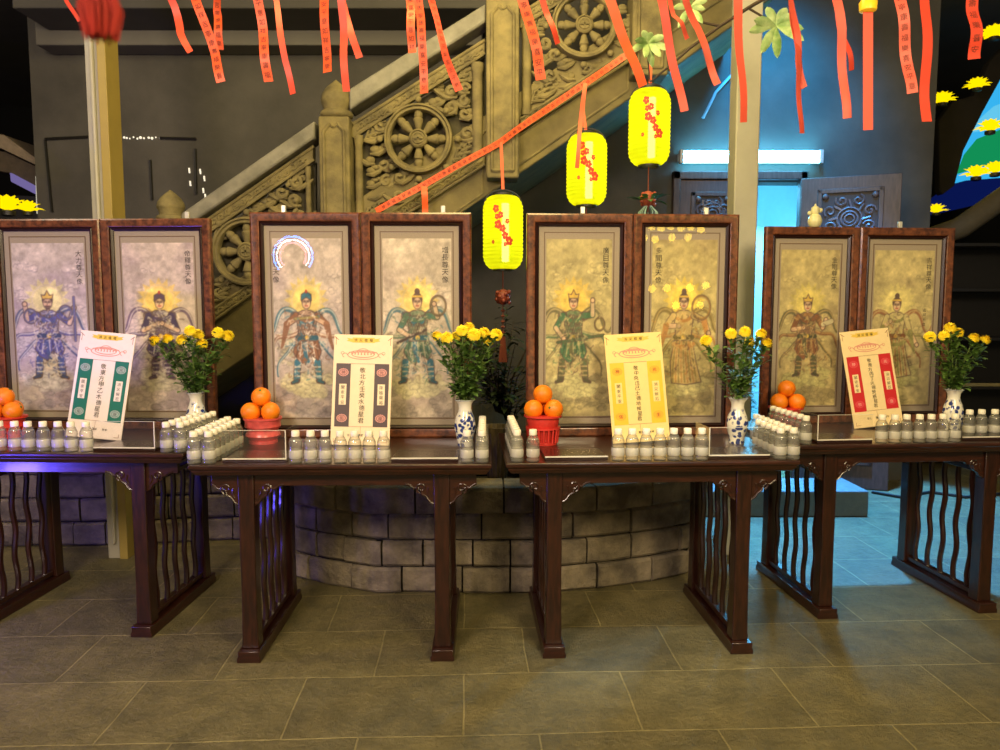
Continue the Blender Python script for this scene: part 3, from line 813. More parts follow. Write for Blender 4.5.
    # head
    hx_, hy_, hp_ = cv.x, cv.y, cv.px; q_ = .8; cv.x = cx + (hx_ - cx) / q_; cv.y = hy + .1 + (hy_ - hy - .1) / q_; cv.px = hp_ / q_
    cv.ell(cx, hy + .085, .03, .04, sk * .9, 1, .3)
    cv.ell(cx, hy - .035, .085, .095, dk, 1, .12)
    cv.ell(cx, hy + .015, .064, .08, sk, 1, .12); cv.ring(cx, hy + .015, .064, .08, .006, dk, .6)
    for sg in (-1, 1):
        cv.line([(cx + sg * .012, hy + .0), (cx + sg * .04, hy - .004)], .01, dk, .9); cv.line([(cx + sg * .01, hy - .016), (cx + sg * .042, hy - .024)], .007, dk, .7)
    cv.line([(cx, hy + .01), (cx - .006, hy + .033)], .006, sk * .6, .9); cv.line([(cx - .018, hy + .052), (cx + .018, hy + .052)], .009, C('a04034'), .9)
    if spec.get('beard'): cv.poly([(cx - .05, hy + .045), (cx + .05, hy + .045), (cx, hy + .16)], dk, .85)
    gold = C('d8b04a')
    if spec['crown'] == 'tall':
        cv.poly([(cx - .07, hy - .05), (cx - .085, hy - .11), (cx - .035, hy - .1), (cx, hy - .17), (cx + .035, hy - .1), (cx + .085, hy - .11), (cx + .07, hy - .05)], gold, 1, dk)
    elif spec['crown'] == 'bun':
        cv.ell(cx, hy - .14, .045, .05, dk, 1, .2); cv.line([(cx - .07, hy - .075), (cx + .07, hy - .075)], .018, gold, 1)
    else:
        cv.poly([(cx - .08, hy - .02), (cx - .075, hy - .1), (cx, hy - .14), (cx + .075, hy - .1), (cx + .08, hy - .02), (cx, hy - .06)], ac, 1, dk); cv.ell(cx, hy - .14, .022, .03, C('b8402c'), 1, .3)
    cv.x, cv.y, cv.px = hx_, hy_, hp_
    # fine brushwork
    for k in range(170):
        x, y = cx + r.normal(0, .13), r.uniform(sh - .04, ft)
        cv.line(cv.curve([(x, y), (x + r.uniform(-.06, .06), y + r.uniform(-.02, .05)), (x + r.uniform(-.05, .05), y + r.uniform(-.05, .06))], 6), .0075, [dk, lt, ac, rb, lt, base * 1.1][r.randint(6)], .5)
    cv.x, cv.y, cv.px = ox_, oy_, 1 / GW
    c_ = cv.c; p_ = np.pad(c_, ((1, 1), (1, 1), (0, 0)), 'edge')
    bl_ = (p_[:-2, 1:-1] + p_[2:, 1:-1] + p_[1:-1, :-2] + p_[1:-1, 2:]) / 4
    cv.c = c_ * .55 + bl_ * .45; cv.c = cv.c * (1 + .06 * fbm(14)[..., None]) * .9 + base * .1
    g = r.normal(0, .009, cv.c.shape[:2])[..., None]
    return np.clip(cv.c + g, 0, 1)
UPR = [(-1, (-.2, .14), (-.1, .2)), (1, (.2, .14), (.1, .2))]
SPECS = [
    dict(bg='b4a69c', bg2='8c8088', cloud='c8c0bc', halo='d8cc88', robe='4a4a86', accent='3a4a7a', style='armour', crown='tall', cx=.46, beard=True,
         arms=[(-1, (-.24, .06), (-.26, -.12)), (1, (.24, .1), (.3, -.08))], rings=[((-.2, .02), .07, '5a5a80'), ((.2, -.02), .07, '5a5a80')], props=[((.3, -.2), (.3, .3), '60608a', .016)]),
    dict(bg='b8a898', bg2='8e807c', cloud='c6bc9c', halo='e2c060', robe='3c2f52', accent='54405e', style='armour', crown='helm', cx=.5, stance=.07,
         arms=[(-1, (-.2, .18), (-.02, .1)), (1, (.2, .18), (.02, .1))]),
    dict(bg='b2a494', bg2='8f8480', cloud='cfc79a', halo='d8be62', robe='8a5a3c', accent='2f6c80', style='armour', crown='helm', cx=.48, sleeve=True,
         arms=[(-1, (-.24, .1), (-.08, .02)), (1, (.24, .1), (.08, .02))], props=[((-.14, .04), (.14, .02), '9a8a50', .02)]),
    dict(bg='b6a892', bg2='958878', cloud='cfc698', halo='e4c668', robe='4a6a50', accent='2c6478', style='armour', crown='bun', cx=.5, light='cbb894', stance=.15,
         arms=[(-1, (-.22, .16), (-.08, .24)), (1, (.24, .02), (.2, -.12))], rings=[((.25, -.1), .09, '6a5a3c')], props=[((-.24, .3), (.1, .16), '3c2f2a', .014)]),
    dict(bg='ad9f6c', bg2='877c58', cloud='ccc488', halo='d6b450', robe='3f6a48', accent='5a5a3c', style='armour', crown='tall', cx=.42, stance=.14, light='c8b07c',
         arms=[(-1, (-.22, .14), (-.12, .26)), (1, (.24, .0), (.24, -.16))], rings=[((.33, .1), .06, '6a5a34')], props=[((-.2, .3), (.38, .22), '44543c', .02)]),
    dict(bg='b0a068', bg2='8a7c54', cloud='c9be80', halo='e2c44e', robe='b07a3c', accent='7a6a34', style='gown', crown='bun', cx=.5, light='c4a868',
         arms=[(-1, (-.22, .12), (-.06, .12)), (1, (.26, .06), (.32, .2))], rings=[((.22, -.08), .11, '94703a')]),
    dict(bg='aa9a66', bg2='857750', cloud='bdb474', halo='cbb860', robe='7a4a2a', accent='4a4a2e', style='armour', crown='tall', cx=.48, stance=.1, light='b8965a',
         arms=[(-1, (-.2, .16), (-.05, .14)), (1, (.22, .14), (.26, .04))], props=[((.22, .1), (.34, .06), 'c0b48c', .05)]),
    dict(bg='b0a06c', bg2='8a7e56', cloud='b8b070', halo='d4c478', robe='7d7a44', accent='8c5030', style='gown', crown='bun', cx=.4, light='bfae74',
         arms=[(-1, (-.18, .14), (-.08, .06)), (1, (.2, .2), (.3, .36))]),
]
TITLES = ['大力尊天像', '帝釋尊天像', '持國尊天像', '增長尊天像', '廣目尊天像', '多聞尊天像', '金剛尊天像', '吉祥尊天像']
PLAB = ['framed scroll painting of a blue armoured guardian, half hidden behind the green tablet',
        'framed scroll painting of a dark robed guardian with pressed palms behind the vase',
        'framed scroll painting of a teal booted guardian under a rainbow arc reflection',
        'framed scroll painting of a guardian with flying teal scarf, beside the purple tablet',
        'framed scroll painting of a green skirted striding guardian behind an orange pile',
        'framed scroll painting of a golden gowned goddess under a cluster of lamp reflections',
        'framed scroll painting of a brown armoured guardian beside the red tablet and oranges',
        'framed scroll painting of a pale goddess with swaying gown beside the red tablet']
def make_frame(i, t, px0, px1, ly, ytop, tagx=None, zt=None):
    x0, x1 = t.loc(px0, ly, 300), t.loc(px1, ly, 300)
    w = x1 - x0 - .004; cx = (x0 + x1) / 2; h = 1.08 if t is TR else 1.1; ww = .042; wd = .019
    root = thing('framed_painting', PLAB[i], 'painting', t.w(cx, ly, TOPZ), (0, 0, t.yaw), 'guardian paintings in burl frames')
    def ring(o_, wid, y0, y1, prof=False):
        X0, X1, Z0, Z1 = -w / 2 + o_, w / 2 - o_, o_, h - o_
        vs = []
        for (d, y) in ((0, y1), (0, y0 + .006), (.008, y0), (wid - .006, y0 + .004), (wid, y0 + .008), (wid, y1)):
            vs += [(X0 + d, y, Z0 + d), (X1 - d, y, Z0 + d), (X1 - d, y, Z1 - d), (X0 + d, y, Z1 - d)]
        fs = []
        for a in range(6):
            b_ = (a + 1) % 6
            for k in range(4): fs.append((a * 4 + k, a * 4 + (k + 1) % 4, b_ * 4 + (k + 1) % 4, b_ * 4 + k))
        return MB().add(vs, fs)
    ring(0, ww, -.014, .022).build('frame', burl, root, smooth=35)
    ring(ww, wd, -.004, .02).build('inner_frame', darkwood, root, smooth=35)
    i0 = ww + wd
    MB().box(-w / 2 + i0, w / 2 - i0, .012, .02, i0, h - i0).build('mat_board', matboard, root)
    # fillet line
    px_ = w / 2 - i0 - .036
    fl = MB()
    m0 = .026
    for o_, ww_ in ((m0, .005),):
        X0, X1, Z0, Z1 = -w / 2 + i0 + o_, w / 2 - i0 - o_, i0 + o_ + .004, h - i0 - o_
        for bx in ((X0, X1, Z0, Z0 + ww_), (X0, X1, Z1 - ww_, Z1), (X0, X0 + ww_, Z0, Z1), (X1 - ww_, X1, Z0, Z1)):
            fl.box(bx[0], bx[1], .0108, .0125, bx[2], bx[3])
    fl.build('fillet', goldline, root, smooth=0)
    # the silk picture: a grid whose paint is a colour attribute
    X0, X1, Z0, Z1 = -w / 2 + i0 + m0 + .012, w / 2 - i0 - m0 - .012, i0 + m0 + .012, h - i0 - m0 - .035
    img = paint(SPECS[i], 50 + i)
    xs = np.linspace(X0, X1, GW); zs = np.linspace(Z1, Z0, GH)
    gx, gz = np.meshgrid(xs, zs); V = np.stack([gx, np.full_like(gx, .0105), gz], -1).reshape(-1, 3)
    idx = np.arange(GW * GH).reshape(GH, GW)
    Fc = np.stack([idx[1:, :-1], idx[1:, 1:], idx[:-1, 1:], idx[:-1, :-1]], -1).reshape(-1, 4)
    me = bpy.data.meshes.new('picture'); me.from_pydata(V.tolist(), [], Fc.tolist()); me.update()
    at_ = me.color_attributes.new('paint', 'FLOAT_COLOR', 'POINT')
    lin = np.where(img <= .04045, img / 12.92, ((img + .055) / 1.055) ** 2.4)
    rgba = np.concatenate([lin, np.ones(lin.shape[:2] + (1,))], -1).astype(np.float32).reshape(-1)
    at_.data.foreach_set('color', rgba)
    me.materials.append(silk)
    po = bpy.data.objects.new('picture', me); col.objects.link(po); po.parent = root
    tm = MB(); left = i in (2, 5)
    column(tm, TITLES[i], (X0 + (.016 if i == 2 else .032)) if left else (X1 - .03), Z1 - .055, .036, .032, .0098)
    if i == 7: column(tm, '吉祥天女', X1 - .045, Z1 - .33, .026, .02, .0098)
    tm.build('lettering', inkm, po, smooth=0)
    MB().box(-w / 2 + i0, w / 2 - i0, -.001, .001, i0, h - i0).build('glass', glassm, root, smooth=0)
    MB().box(-w / 2 + .004, w / 2 - .004, .02, .026, .004, h - .004).build('backing', darkwood, root)
    if tagx is not None:
        tx = t.loc(tagx, ly, 210) - cx
        MB().box(tx - .011, tx + .011, .004, .02, h, h + .035).build('hanging_bracket', steel, root, bevel=.003)
    # corner stay between neighbouring frames
    MB().box(-.05, .05, .022, .08, 0, .02).build('stand_foot', darkwood, root)
    return root
LYF = .655
make_frame(0, TG, -6, 104, LYF, 217)
make_frame(1, TG, 104, 213, LYF, 217, 186)
make_frame(2, TP, 252, 362, LYF, 213, 283)
make_frame(3, TP, 362, 472, LYF, 213, 443)
make_frame(4, TYW, 526, 632, LYF, 214, 583)
make_frame(5, TYW, 632, 737, LYF, 214, 707)
make_frame(6, TR, 763, 857, LYF, 228)
make_frame(7, TR, 857, 951, LYF, 228, 902)

# small pale ornament standing on top of the frame
p = at(815, 226, TR.w(TR.loc(815, LYF), LYF).y)
fg = thing('gourd_ornament', 'small pale gourd-shaped ornament standing on top of the brown guardian painting frame', 'ornament', (p.x, TR.w(TR.loc(815, LYF), LYF + .004).y, TOPZ + 1.08))
MB().lathe([(.02, 0), (.032, .01), (.038, .035), (.03, .06), (.018, .07), (.024, .085), (.02, .105), (.006, .115), (.004, .125)], 14).build('gourd_body', pbr('pale_jade', hexc('d8d09c'), .4), fg)
MB().ball((.028, 0, .09), .013, 8, 6).ball((-.03, 0, .075), .012, 8, 6).build('side_leaves', pbr('pale_jade', hexc('d8d09c'), .4), fg)

# ------------------------------------------------------------------ prayer tablets
def make_tablet(t, px, ly, roll, colr, word, label, texts, dark='1c1410', bg='f0dcc0', strip=None):
    w, h, d = .276, .52, .006
    base = t.w(t.loc(px, ly, 430), ly, TOPZ)
    root = bpy.data.objects.new('prayer_tablet', None); col.objects.link(root)
    lift = abs(math.sin(roll)) * w / 2
    root.matrix_basis = Matrix.Translation(base + Vector((0, 0, lift + .001))) @ Matrix.Rotation(t.yaw, 4, 'Z') @ Matrix.Rotation(R(-11), 4, 'X') @ Matrix.Rotation(roll, 4, 'Y')
    tag(root, label, 'tablet', 'prayer tablets on the altar tables')
    paperm = pbr('tablet_paper_' + word, hexc(bg), .6, noise=.06, nscale=30)
    pan = pbr('tablet_band_' + word, hexc(colr), .5, noise=.08, nscale=30)
    B = MB().box(-w / 2, w / 2, 0, d, 0, h).build('board', paperm, root, bevel=.0015)
    pink = pbr('pink_print', hexc('d88a78'), .7); gold = pbr('gold_print', hexc('e2bc4a'), .6)
    rd = pbr('thin_red_line', hexc('8a4a34'), .7)
    y = -.0006
    ln = MB()
    def rect(mb, x0, x1, z0, z1, yy): mb.add([(x0, yy, z0), (x1, yy, z0), (x1, yy, z1), (x0, yy, z1)], [(0, 1, 2, 3)])
    def outline(mb, x0, x1, z0, z1, q, yy):
        rect(mb, x0, x1, z0, z0 + q, yy); rect(mb, x0, x1, z1 - q, z1, yy); rect(mb, x0, x0 + q, z0, z1, yy); rect(mb, x1 - q, x1, z0, z1, yy)
    fx0, fx1, fz0, fz1 = -w / 2 + .015, w / 2 - .013, .085, h * .735
    outline(ln, fx0, fx1, fz0, fz1, .0016, y)
    rect(ln, -.0006, .0006, .028, fz0, y)
    for sx in (-1, 1):
        for k in range(5):
            rect(ln, sx * (w / 2 - .02 + .004 * k) - .002, sx * (w / 2 - .02 + .004 * k) + .002, h - .014 - .003 * (4 - k), h - .011 - .003 * (4 - k), y)
        rect(ln, sx * (w / 2 - .01) - .001, sx * (w / 2 - .01) + .001, h - .05, h - .014, y)
        rect(ln, sx * (w / 2 - .026) - .012, sx * (w / 2 - .026) + .012, .012, .014, y); rect(ln, sx * (w / 2 - .014) - .001, sx * (w / 2 - .014) + .001, .012, .03, y)
    ln.build('ruled_border', rd, root, smooth=0)
    # header: gold ribbon with four characters above a pink lotus emblem
    hd = MB(); rect(hd, -.052, .052, h - .038, h - .014, y); 
    hd.add([(-.052, y, h - .036), (-.08, y, h - .03), (-.07, y, h - .024), (-.08, y, h - .016), (-.052, y, h - .02)], [(0, 1, 2, 3, 4)][::1]); hd.add([(.052, y, h - .036), (.052, y, h - .02), (.08, y, h - .016), (.07, y, h - .024), (.08, y, h - .03)], [(0, 1, 2, 3, 4)])
    hd.build('gold_scroll', gold, root, smooth=0)
    em = MB()
    def ringm(mb, cx, cz, rx, rz, q, yy, n=28, a0=0, a1=2 * math.pi):
        vs = []; 
        for i in range(n + 1):
            th = a0 + (a1 - a0) * i / n
            vs += [(cx + rx * math.cos(th), yy, cz + rz * math.sin(th)), (cx + (rx + q) * math.cos(th), yy, cz + (rz + q) * math.sin(th))]
        mb.add(vs, [(2 * i, 2 * i + 1, 2 * i + 3, 2 * i + 2) for i in range(n)])
    cz = h * .815
    ringm(em, 0, cz, .07, .019, .004, y); ringm(em, 0, cz + .002, .05, .012, .004, y); ringm(em, 0, cz + .006, .03, .022, .003, y, 16, .3, math.pi - .3)
    for k in range(-4, 5): ringm(em, k * .015, cz - .003 + abs(k) * .001, .008, .016 - abs(k) * .0015, .003, y - .0001, 12, .1, math.pi - .1)
    for sx in (-1, 1): ringm(em, sx * .085, cz - .002, .01, .008, .003, y, 12, 0, 4.5); ringm(em, sx * .096, cz + .008, .006, .005, .0025, y, 10)
    em.build('lotus_emblem', pink, root, smooth=0)
    bw = .068
    lt = MB(); lw = MB()
    for k, sx in enumerate((-1, 1)):
        x0 = fx0 if sx < 0 else fx1 - bw; x1 = x0 + bw; xc = (x0 + x1) / 2
        b_ = MB(); rect(b_, x0, x1, fz0, fz1, y - .0002); bo = b_.build('side_band', pan, root, smooth=0)
        sl = MB(); zc = (fz0 + fz1) / 2; rect(sl, xc - .017, xc + .017, zc - .046, zc + .052, y - .0006)
        sl.build('inscription_slip', paperm, bo, smooth=0)
        column(lt, texts[1 + k], xc, zc + .036, .0235, .017, y - .001)
        for j, zz in enumerate((fz1 - .042, fz0 + .04)):
            ro = MB()
            n = 28; ro.add([(xc + (.026 if i % 2 else .0235) * math.cos(2 * math.pi * i / n), y - .0006, zz + (.02 if i % 2 else .018) * math.sin(2 * math.pi * i / n)) for i in range(n)], [tuple(range(n))])
            ro.build('roundel', pbr('roundel_' + word, hexc(strip), .6), bo, smooth=0)
            r2 = MB(); ringm(r2, xc, zz, .017, .0125, .0018, y - .0009, 20); r2.build('roundel_ring', pan, bo, smooth=0)
            put_char(lw, texts[3][k + 2 * j], xc, zz, .018, y - .0012)
    n = len(texts[0]); stp = (fz1 - fz0 - .03) / n
    for i, ch in enumerate(texts[0]): put_char(lt, ch, (fx0 + fx1) / 2 + .002 * math.sin(i * 2.3), fz1 - .02 - stp * (i + .35), min(.027, stp * .86), y - .001, 1.05)
    for i, ch in enumerate('消災植福'): put_char(lt, ch, -.036 + .024 * i, h - .026, .015, y - .001)
    for i, tx in enumerate(('信士', '闔家', '敬奉')):
        for j, ch in enumerate(tx): put_char(lt, ch, -.055 + .05 * i + .013 * j, .046, .011, y - .001)
    lt.build('lettering', inkm, root, smooth=0)
    lw.build('roundel_lettering', pbr('rl_' + word, hexc(texts[4]), .6), root, smooth=0)
    # folding strut behind, foot on the table
    s = MB(); s.add([(-.03, d, .3), (.03, d, .3), (.03, d + .004, .3), (-.03, d + .004, .3), (-.03, .13, -.02), (.03, .13, -.02), (.03, .134, -.02), (-.03, .134, -.02)], [(0, 1, 2, 3), (4, 7, 6, 5), (0, 4, 5, 1), (1, 5, 6, 2), (2, 6, 7, 3), (3, 7, 4, 0)])
    s.build('easel_strut', pbr('strut_card', hexc('8a7a5c'), .8), root, smooth=0)
    return root
make_tablet(TG, 92.5, .3, R(5.0), '0d6b5c', 'green', 'white prayer tablet with green side bands tilted on its table', ('敬東方甲乙木德星君', '闔家平安', '消災解厄', '祥光佑座', '2a3a38'), bg='eddcd4', strip='9aa8a4')
make_tablet(TP, 359.5, .42, R(1.2), '45302c', 'purple', 'cream prayer tablet with dark brown and purple side bands', ('敬北方壬癸水德星君', '闔家平安', '降臨賜福', '神光佑座', '4a2420'), bg='f0d8b4', strip='c88a80')
make_tablet(TYW, 642, .42, R(-3.4), 'f2bc14', 'yellow', 'cream prayer tablet with bright yellow side bands', ('敬中央戊己土德地候星君', '闔家平安', '消災解厄', '神光信主', '7a2a10'), bg='f2d488', strip='f0a420')
make_tablet(TR, 879, .44, R(-5.5), 'c81e24', 'red', 'cream prayer tablet with red side bands tilted on its table', ('敬南方丙丁火德熒惑星君', '闔家平安', '消災解厄', '神光佑座', 'e8b0a0'), bg='efd49c', strip='d8444a')

# ------------------------------------------------------------------ water bottles
prof = [(.0, 0), (.024, 0), (.0275, .004), (.028, .012), (.0255, .02), (.028, .028), (.028, .05), (.0255, .057), (.028, .064), (.0255, .071), (.028, .078), (.027, .09), (.02, .106), (.0145, .114), (.0135, .119)]
BM = None
def bottle(M, label, group):
    global BM
    if BM is None:
        BM = bpy.data.objects.new('water_bottle', None); col.objects.link(BM); BM.matrix_basis = M; tag(BM, label, 'bottle', group)
        MB().lathe(prof, 16, cap=False).build('body', bottlem, BM, smooth=50)
        MB().lathe([(.026, .022), (.0282, .026), (.0282, .052), (.026, .057)], 16, cap=False).build('highlight_sleeve', waterm, BM, smooth=50)  # pale band standing in for the bright refraction low in the bottle
        cp = MB(); n = 24
        cp.lathe([(.0158, .113), (.0165, .115), (.0165, .132), (.015, .136), (.0, .1365)], n, cap=False)
        cp.build('cap', whitecap, BM, smooth=45)
        MB().lathe([(.0, .095), (.0, .0951), (.0235, .0955), (.0235, .096)], 16, cap=False).build('water_surface', waterm, BM)
        return BM
    return dup(BM, M, label, group)
def row(t, px0, px1, n, ly, where, anchor):
    xs0, xs1 = t.loc(px0, ly, 450), t.loc(px1, ly, 450)
    for i in range(n):
        x = xs0 + (xs1 - xs0) * i / (n - 1)
        p = t.w(x + random.uniform(-.002, .002), ly + random.uniform(-.003, .003), TOPZ)
        bottle(T(p.x, p.y, p.z, random.uniform(0, 6)), f'white-capped water bottle, {ORD[i]} from {anchor} in {where}', f'water bottles on the {t.key} tablet table')
def colm(t, px, n, ly0, where, pitch=.058):
    x = t.loc(px, ly0, 450)
    for i in range(n):
        p = t.w(x, ly0 + i * pitch, TOPZ)
        bottle(T(p.x, p.y, p.z, random.uniform(0, 6)), f'white-capped water bottle, {ORD[i]} from front in {where}', f'water bottles on the {t.key} tablet table')
FY = .034
row(TG, 1, 87, 7, FY, 'front row before green tablet', 'the oranges')
row(TP, 296, 384, 7, FY, 'front row before purple tablet', 'the oranges')
row(TYW, 618, 701, 7, FY, 'front row before yellow tablet', 'the oranges')
row(TR, 881, 954, 7, FY, 'front row before red tablet', 'the oranges')
colm(TG, 167, 6, FY, 'second file by the vase, green tablet table')
colm(TG, 181, 7, FY, 'edge file by the vase, green tablet table')
colm(TP, 194, 8, FY, 'edge file near oranges, purple tablet table')
colm(TP, 209, 7, FY, 'second file near oranges, purple tablet table')
colm(TP, 467, 1, FY, 'lone place before vase on purple tablet table')
colm(TP, 482, 8, FY, 'edge file by vase on purple tablet table')
colm(TYW, 517, 8, FY, 'edge file by oranges on yellow tablet table')
colm(TYW, 533, 1, FY, 'lone place before oranges on yellow tablet table')
colm(TYW, 780, 5, FY, 'second file beside vase on yellow tablet table')
colm(TYW, 793, 8, FY, 'edge file beside vase on yellow tablet table')
colm(TR, 805, 7, FY + .0, 'edge file near oranges on red tablet table')
row(TR, 967, 1006, 4, .17, 'back row, red tablet table', 'the vase')

# ------------------------------------------------------------------ dark trays with clear acrylic walls
def tray(t, pxa, pxb, label, walls, side=None, y0=.045, dep=.2):
    x0, x1 = t.loc(pxa, y0, 450), t.loc(pxb, y0, 450)
    root = thing('offering_tray', label, 'tray', t.w((x0 + x1) / 2, y0, TOPZ), (0, 0, t.yaw), 'dark low trays between the bottles')
    hw = (x1 - x0) / 2
    MB().box(-hw, hw, 0, dep, 0, .014).build('base', acryl_base, root, bevel=.002)
    MB().box(-hw, hw, -.001, .004, .014, .019).build('lip_highlight', edge_w, root)  # pale strip painting the highlight along the tray front
    if walls:
        hgt = .135
        w = MB()
        w.box(-hw, hw, .002, .005, .019, hgt)
        sx = 1 if side == 'r' else -1
        w.box(sx * hw - .003 * (sx > 0), sx * hw + .003 * (sx < 0), .005, dep, .014, hgt)
        w.build('clear_panel', acrylm, root, smooth=0)
        ed = MB().box(-hw, hw, .001, .0055, hgt, hgt + .0012).box(sx * (hw - .002) - .0018, sx * (hw - .002) + .0018, .0005, .0055, .019, hgt + .0012)
        ed.build('panel_edge', edge_w, root, smooth=0)
tray(TG, 93, 155, 'low dark tray with clear acrylic front below the green tablet', True, 'r')
tray(TP, 222, 286, 'low dark tray with clear acrylic front before pink fruit basket', True, 'r')
tray(TP, 391, 458, 'low dark tray without walls beside purple tablet', False)
tray(TYW, 545, 608, 'low dark tray without walls beside yellow tablet', False)
tray(TYW, 709, 770, 'low dark tray with clear acrylic front before yellow tablet table vase', True, 'l')
tray(TR, 817, 872, 'low dark tray with clear acrylic front below the red tablet', True, 'l')
tray(TR, 962, 1010, 'low dark tray without walls past the vase on red tablet table', False, None, .06, .07)

# ------------------------------------------------------------------ fruit
def orange_mesh():
    mb = MB(); mb.ball((0, 0, 0), .046, 20, 14, None, (1, 1, .95)); return mb
OR = None
def orange(M, label, group):
    global OR
    if OR is None:
        OR = bpy.data.objects.new('orange', None); col.objects.link(OR); OR.matrix_basis = M; tag(OR, label, 'orange', group)
        orange_mesh().build('peel', orangem, OR)
        c = MB(); c.lathe([(.0065, .0425), (.006, .0455), (.003, .047)], 7); c.build('calyx', calyx, OR)
        return OR
    return dup(OR, M, label, group)
def fruit(t, px, ly, pink, where, hgt):
    x = t.loc(px, ly, 430); p = t.w(x, ly, TOPZ)
    root = thing('fruit_basket', ('pink film-wrapped' if pink else 'red slatted plastic') + ' fruit basket holding oranges on ' + where, 'basket', p, (0, 0, 0), 'red fruit baskets')
    bm = redbask if not pink else pinkbask
    b = MB(); b.lathe([(.0, .002), (.06, .002), (.066, 0), (.068, .012), (.062, .014), (.0, .014)], 28, cap=False)
    b.build('basket_base', bm, root)
    if pink:
        MB().lathe([(.06, .012), (.082, hgt * .3), (.078, hgt * .42), (.07, hgt * .5), (.084, hgt * .66), (.082, hgt * .8), (.086, hgt)], 28, cap=False).build('bowl', bm, root)
    else:
        MB().lathe([(.056, .012), (.06, hgt * .5), (.07, hgt * .56), (.076, hgt * .8), (.074, hgt - .002)], 28, cap=False).build('bowl', bm, root)
        MB().lathe([(.074, hgt * .52), (.082, hgt * .53), (.082, hgt * .59), (.074, hgt * .6)], 28).build('middle_band', bm, root)
        for k in range(20):
            th = 2 * math.pi * k / 20
            MB().tube([(.068 * math.cos(th), .068 * math.sin(th), .01), (.076 * math.cos(th), .076 * math.sin(th), hgt * .56)], .005, 6).build('slat', bm, root)
    MB().lathe([(.084, hgt - .01), (.09, hgt - .008), (.09, hgt), (.084, hgt)], 28).build('rim', bm, root)
    g = f'oranges in the basket on {where}'
    z = p.z + hgt + .03
    for dx, dy, dz, lb in [(-.047, -.028, 0, 'front orange nearest the frame edge'), (.047, -.028, 0, 'front orange nearest the table middle'), (.0, .052, .0, 'rear lower orange'), (-.002, -.008, .069, 'topmost orange')]:
        M = Matrix.Translation((p.x + dx, p.y + dy, z + dz)) @ Matrix.Rotation(random.uniform(0, 6), 4, 'Z') @ Matrix.Rotation(random.uniform(.2, 1.3), 4, 'X')
        orange(M, f'{lb} of the small pile on {where}', g)
fruit(TG, 8, .4, False, 'green tablet table', .105)
fruit(TP, 263, .52, True, 'purple tablet table', .122)
fruit(TYW, 543, .45, False, 'yellow tablet table', .138)
fruit(TR, 785, .5, False, 'red tablet table', .115)

# ------------------------------------------------------------------ vases and chrysanthemums
VAS = None
def vase(M, label):
    global VAS
    g = 'blue and white flower vases'
    if VAS is None:
        VAS = bpy.data.objects.new('porcelain_vase', None); col.objects.link(VAS); VAS.matrix_basis = M; tag(VAS, label, 'vase', g)
        pr = [(.0, 0), (.034, 0), (.036, .006), (.033, .012), (.04, .04), (.048, .075), (.05, .1), (.044, .13), (.034, .155), (.029, .175), (.031, .195), (.042, .212), (.046, .216), (.043, .217), (.033, .2), (.026, .175), (.03, .14)]
        MB().lathe(pr, 28, cap=False).build('vase_body', vasem, VAS, smooth=60)
        MB().lathe([(.041, .2115), (.0465, .2145), (.0465, .2175), (.043, .2175)], 28, cap=False).build('blue_rim', pbr('pale_rim', hexc('c8ccc8'), .2), VAS)
        return VAS
    return dup(VAS, M, label)
def bloom_mesh():
    mb = MB(); rnd = random.Random(4)
    mb.ball((0, 0, 0), .02, 12, 8, None, (1, 1, .8))
    n = 110
    for k in range(n):
        z = 1 - 1.55 * (k + .5) / n; rr = math.sqrt(max(0, 1 - z * z)); th = k * 2.39996
        d = Vector((rr * math.cos(th), rr * math.sin(th), z * .85)); d.normalize()
        u = d.cross(Vector((0, 0, 1))) if abs(d.z) < .95 else Vector((1, 0, 0)); u.normalize(); v = u.cross(d).normalized()
        L = .031 * rnd.uniform(.92, 1.06); w = .0056
        base = d * .014; tip = d * L
        up = v * .004
        m1 = d * (L * .72) + up
        vs = [base - u * w * .5, base + u * w * .5, m1 + u * w, tip + u * w * .5 - up, tip - u * w * .5 - up, m1 - u * w]
        mb.add(vs, [(0, 1, 2, 5), (5, 2, 3, 4)])
    return mb
bl = bloom_mesh(); BLM = bl.build('bloom', petal, None, smooth=60); BME = BLM.data; bpy.data.objects.remove(BLM)
def leaf_mesh(mb, o, d, up, L, W):
    d = d.normalized(); s = d.cross(up)
    if s.length < 1e-4: s = Vector((1, 0, 0))
    s.normalize(); n = s.cross(d)
    P = [o]
    st = [(.0, .1, 0), (.25, .6, .03), (.38, .42, .04), (.5, 1.0, .05), (.63, .6, .05), (.75, .72, .03), (1.0, .02, -.06)]
    vs = []
    for a, w, h in st:
        c = o + d * (L * a) + n * (h * L); vs += [c - s * (W * w) + n * .15 * W * w, c, c + s * (W * w) + n * .15 * W * w]
    fs = []
    for i in range(len(st) - 1): fs += [(3 * i, 3 * i + 3, 3 * i + 4, 3 * i + 1), (3 * i + 1, 3 * i + 4, 3 * i + 5, 3 * i + 2)]
    mb.add(vs, fs)
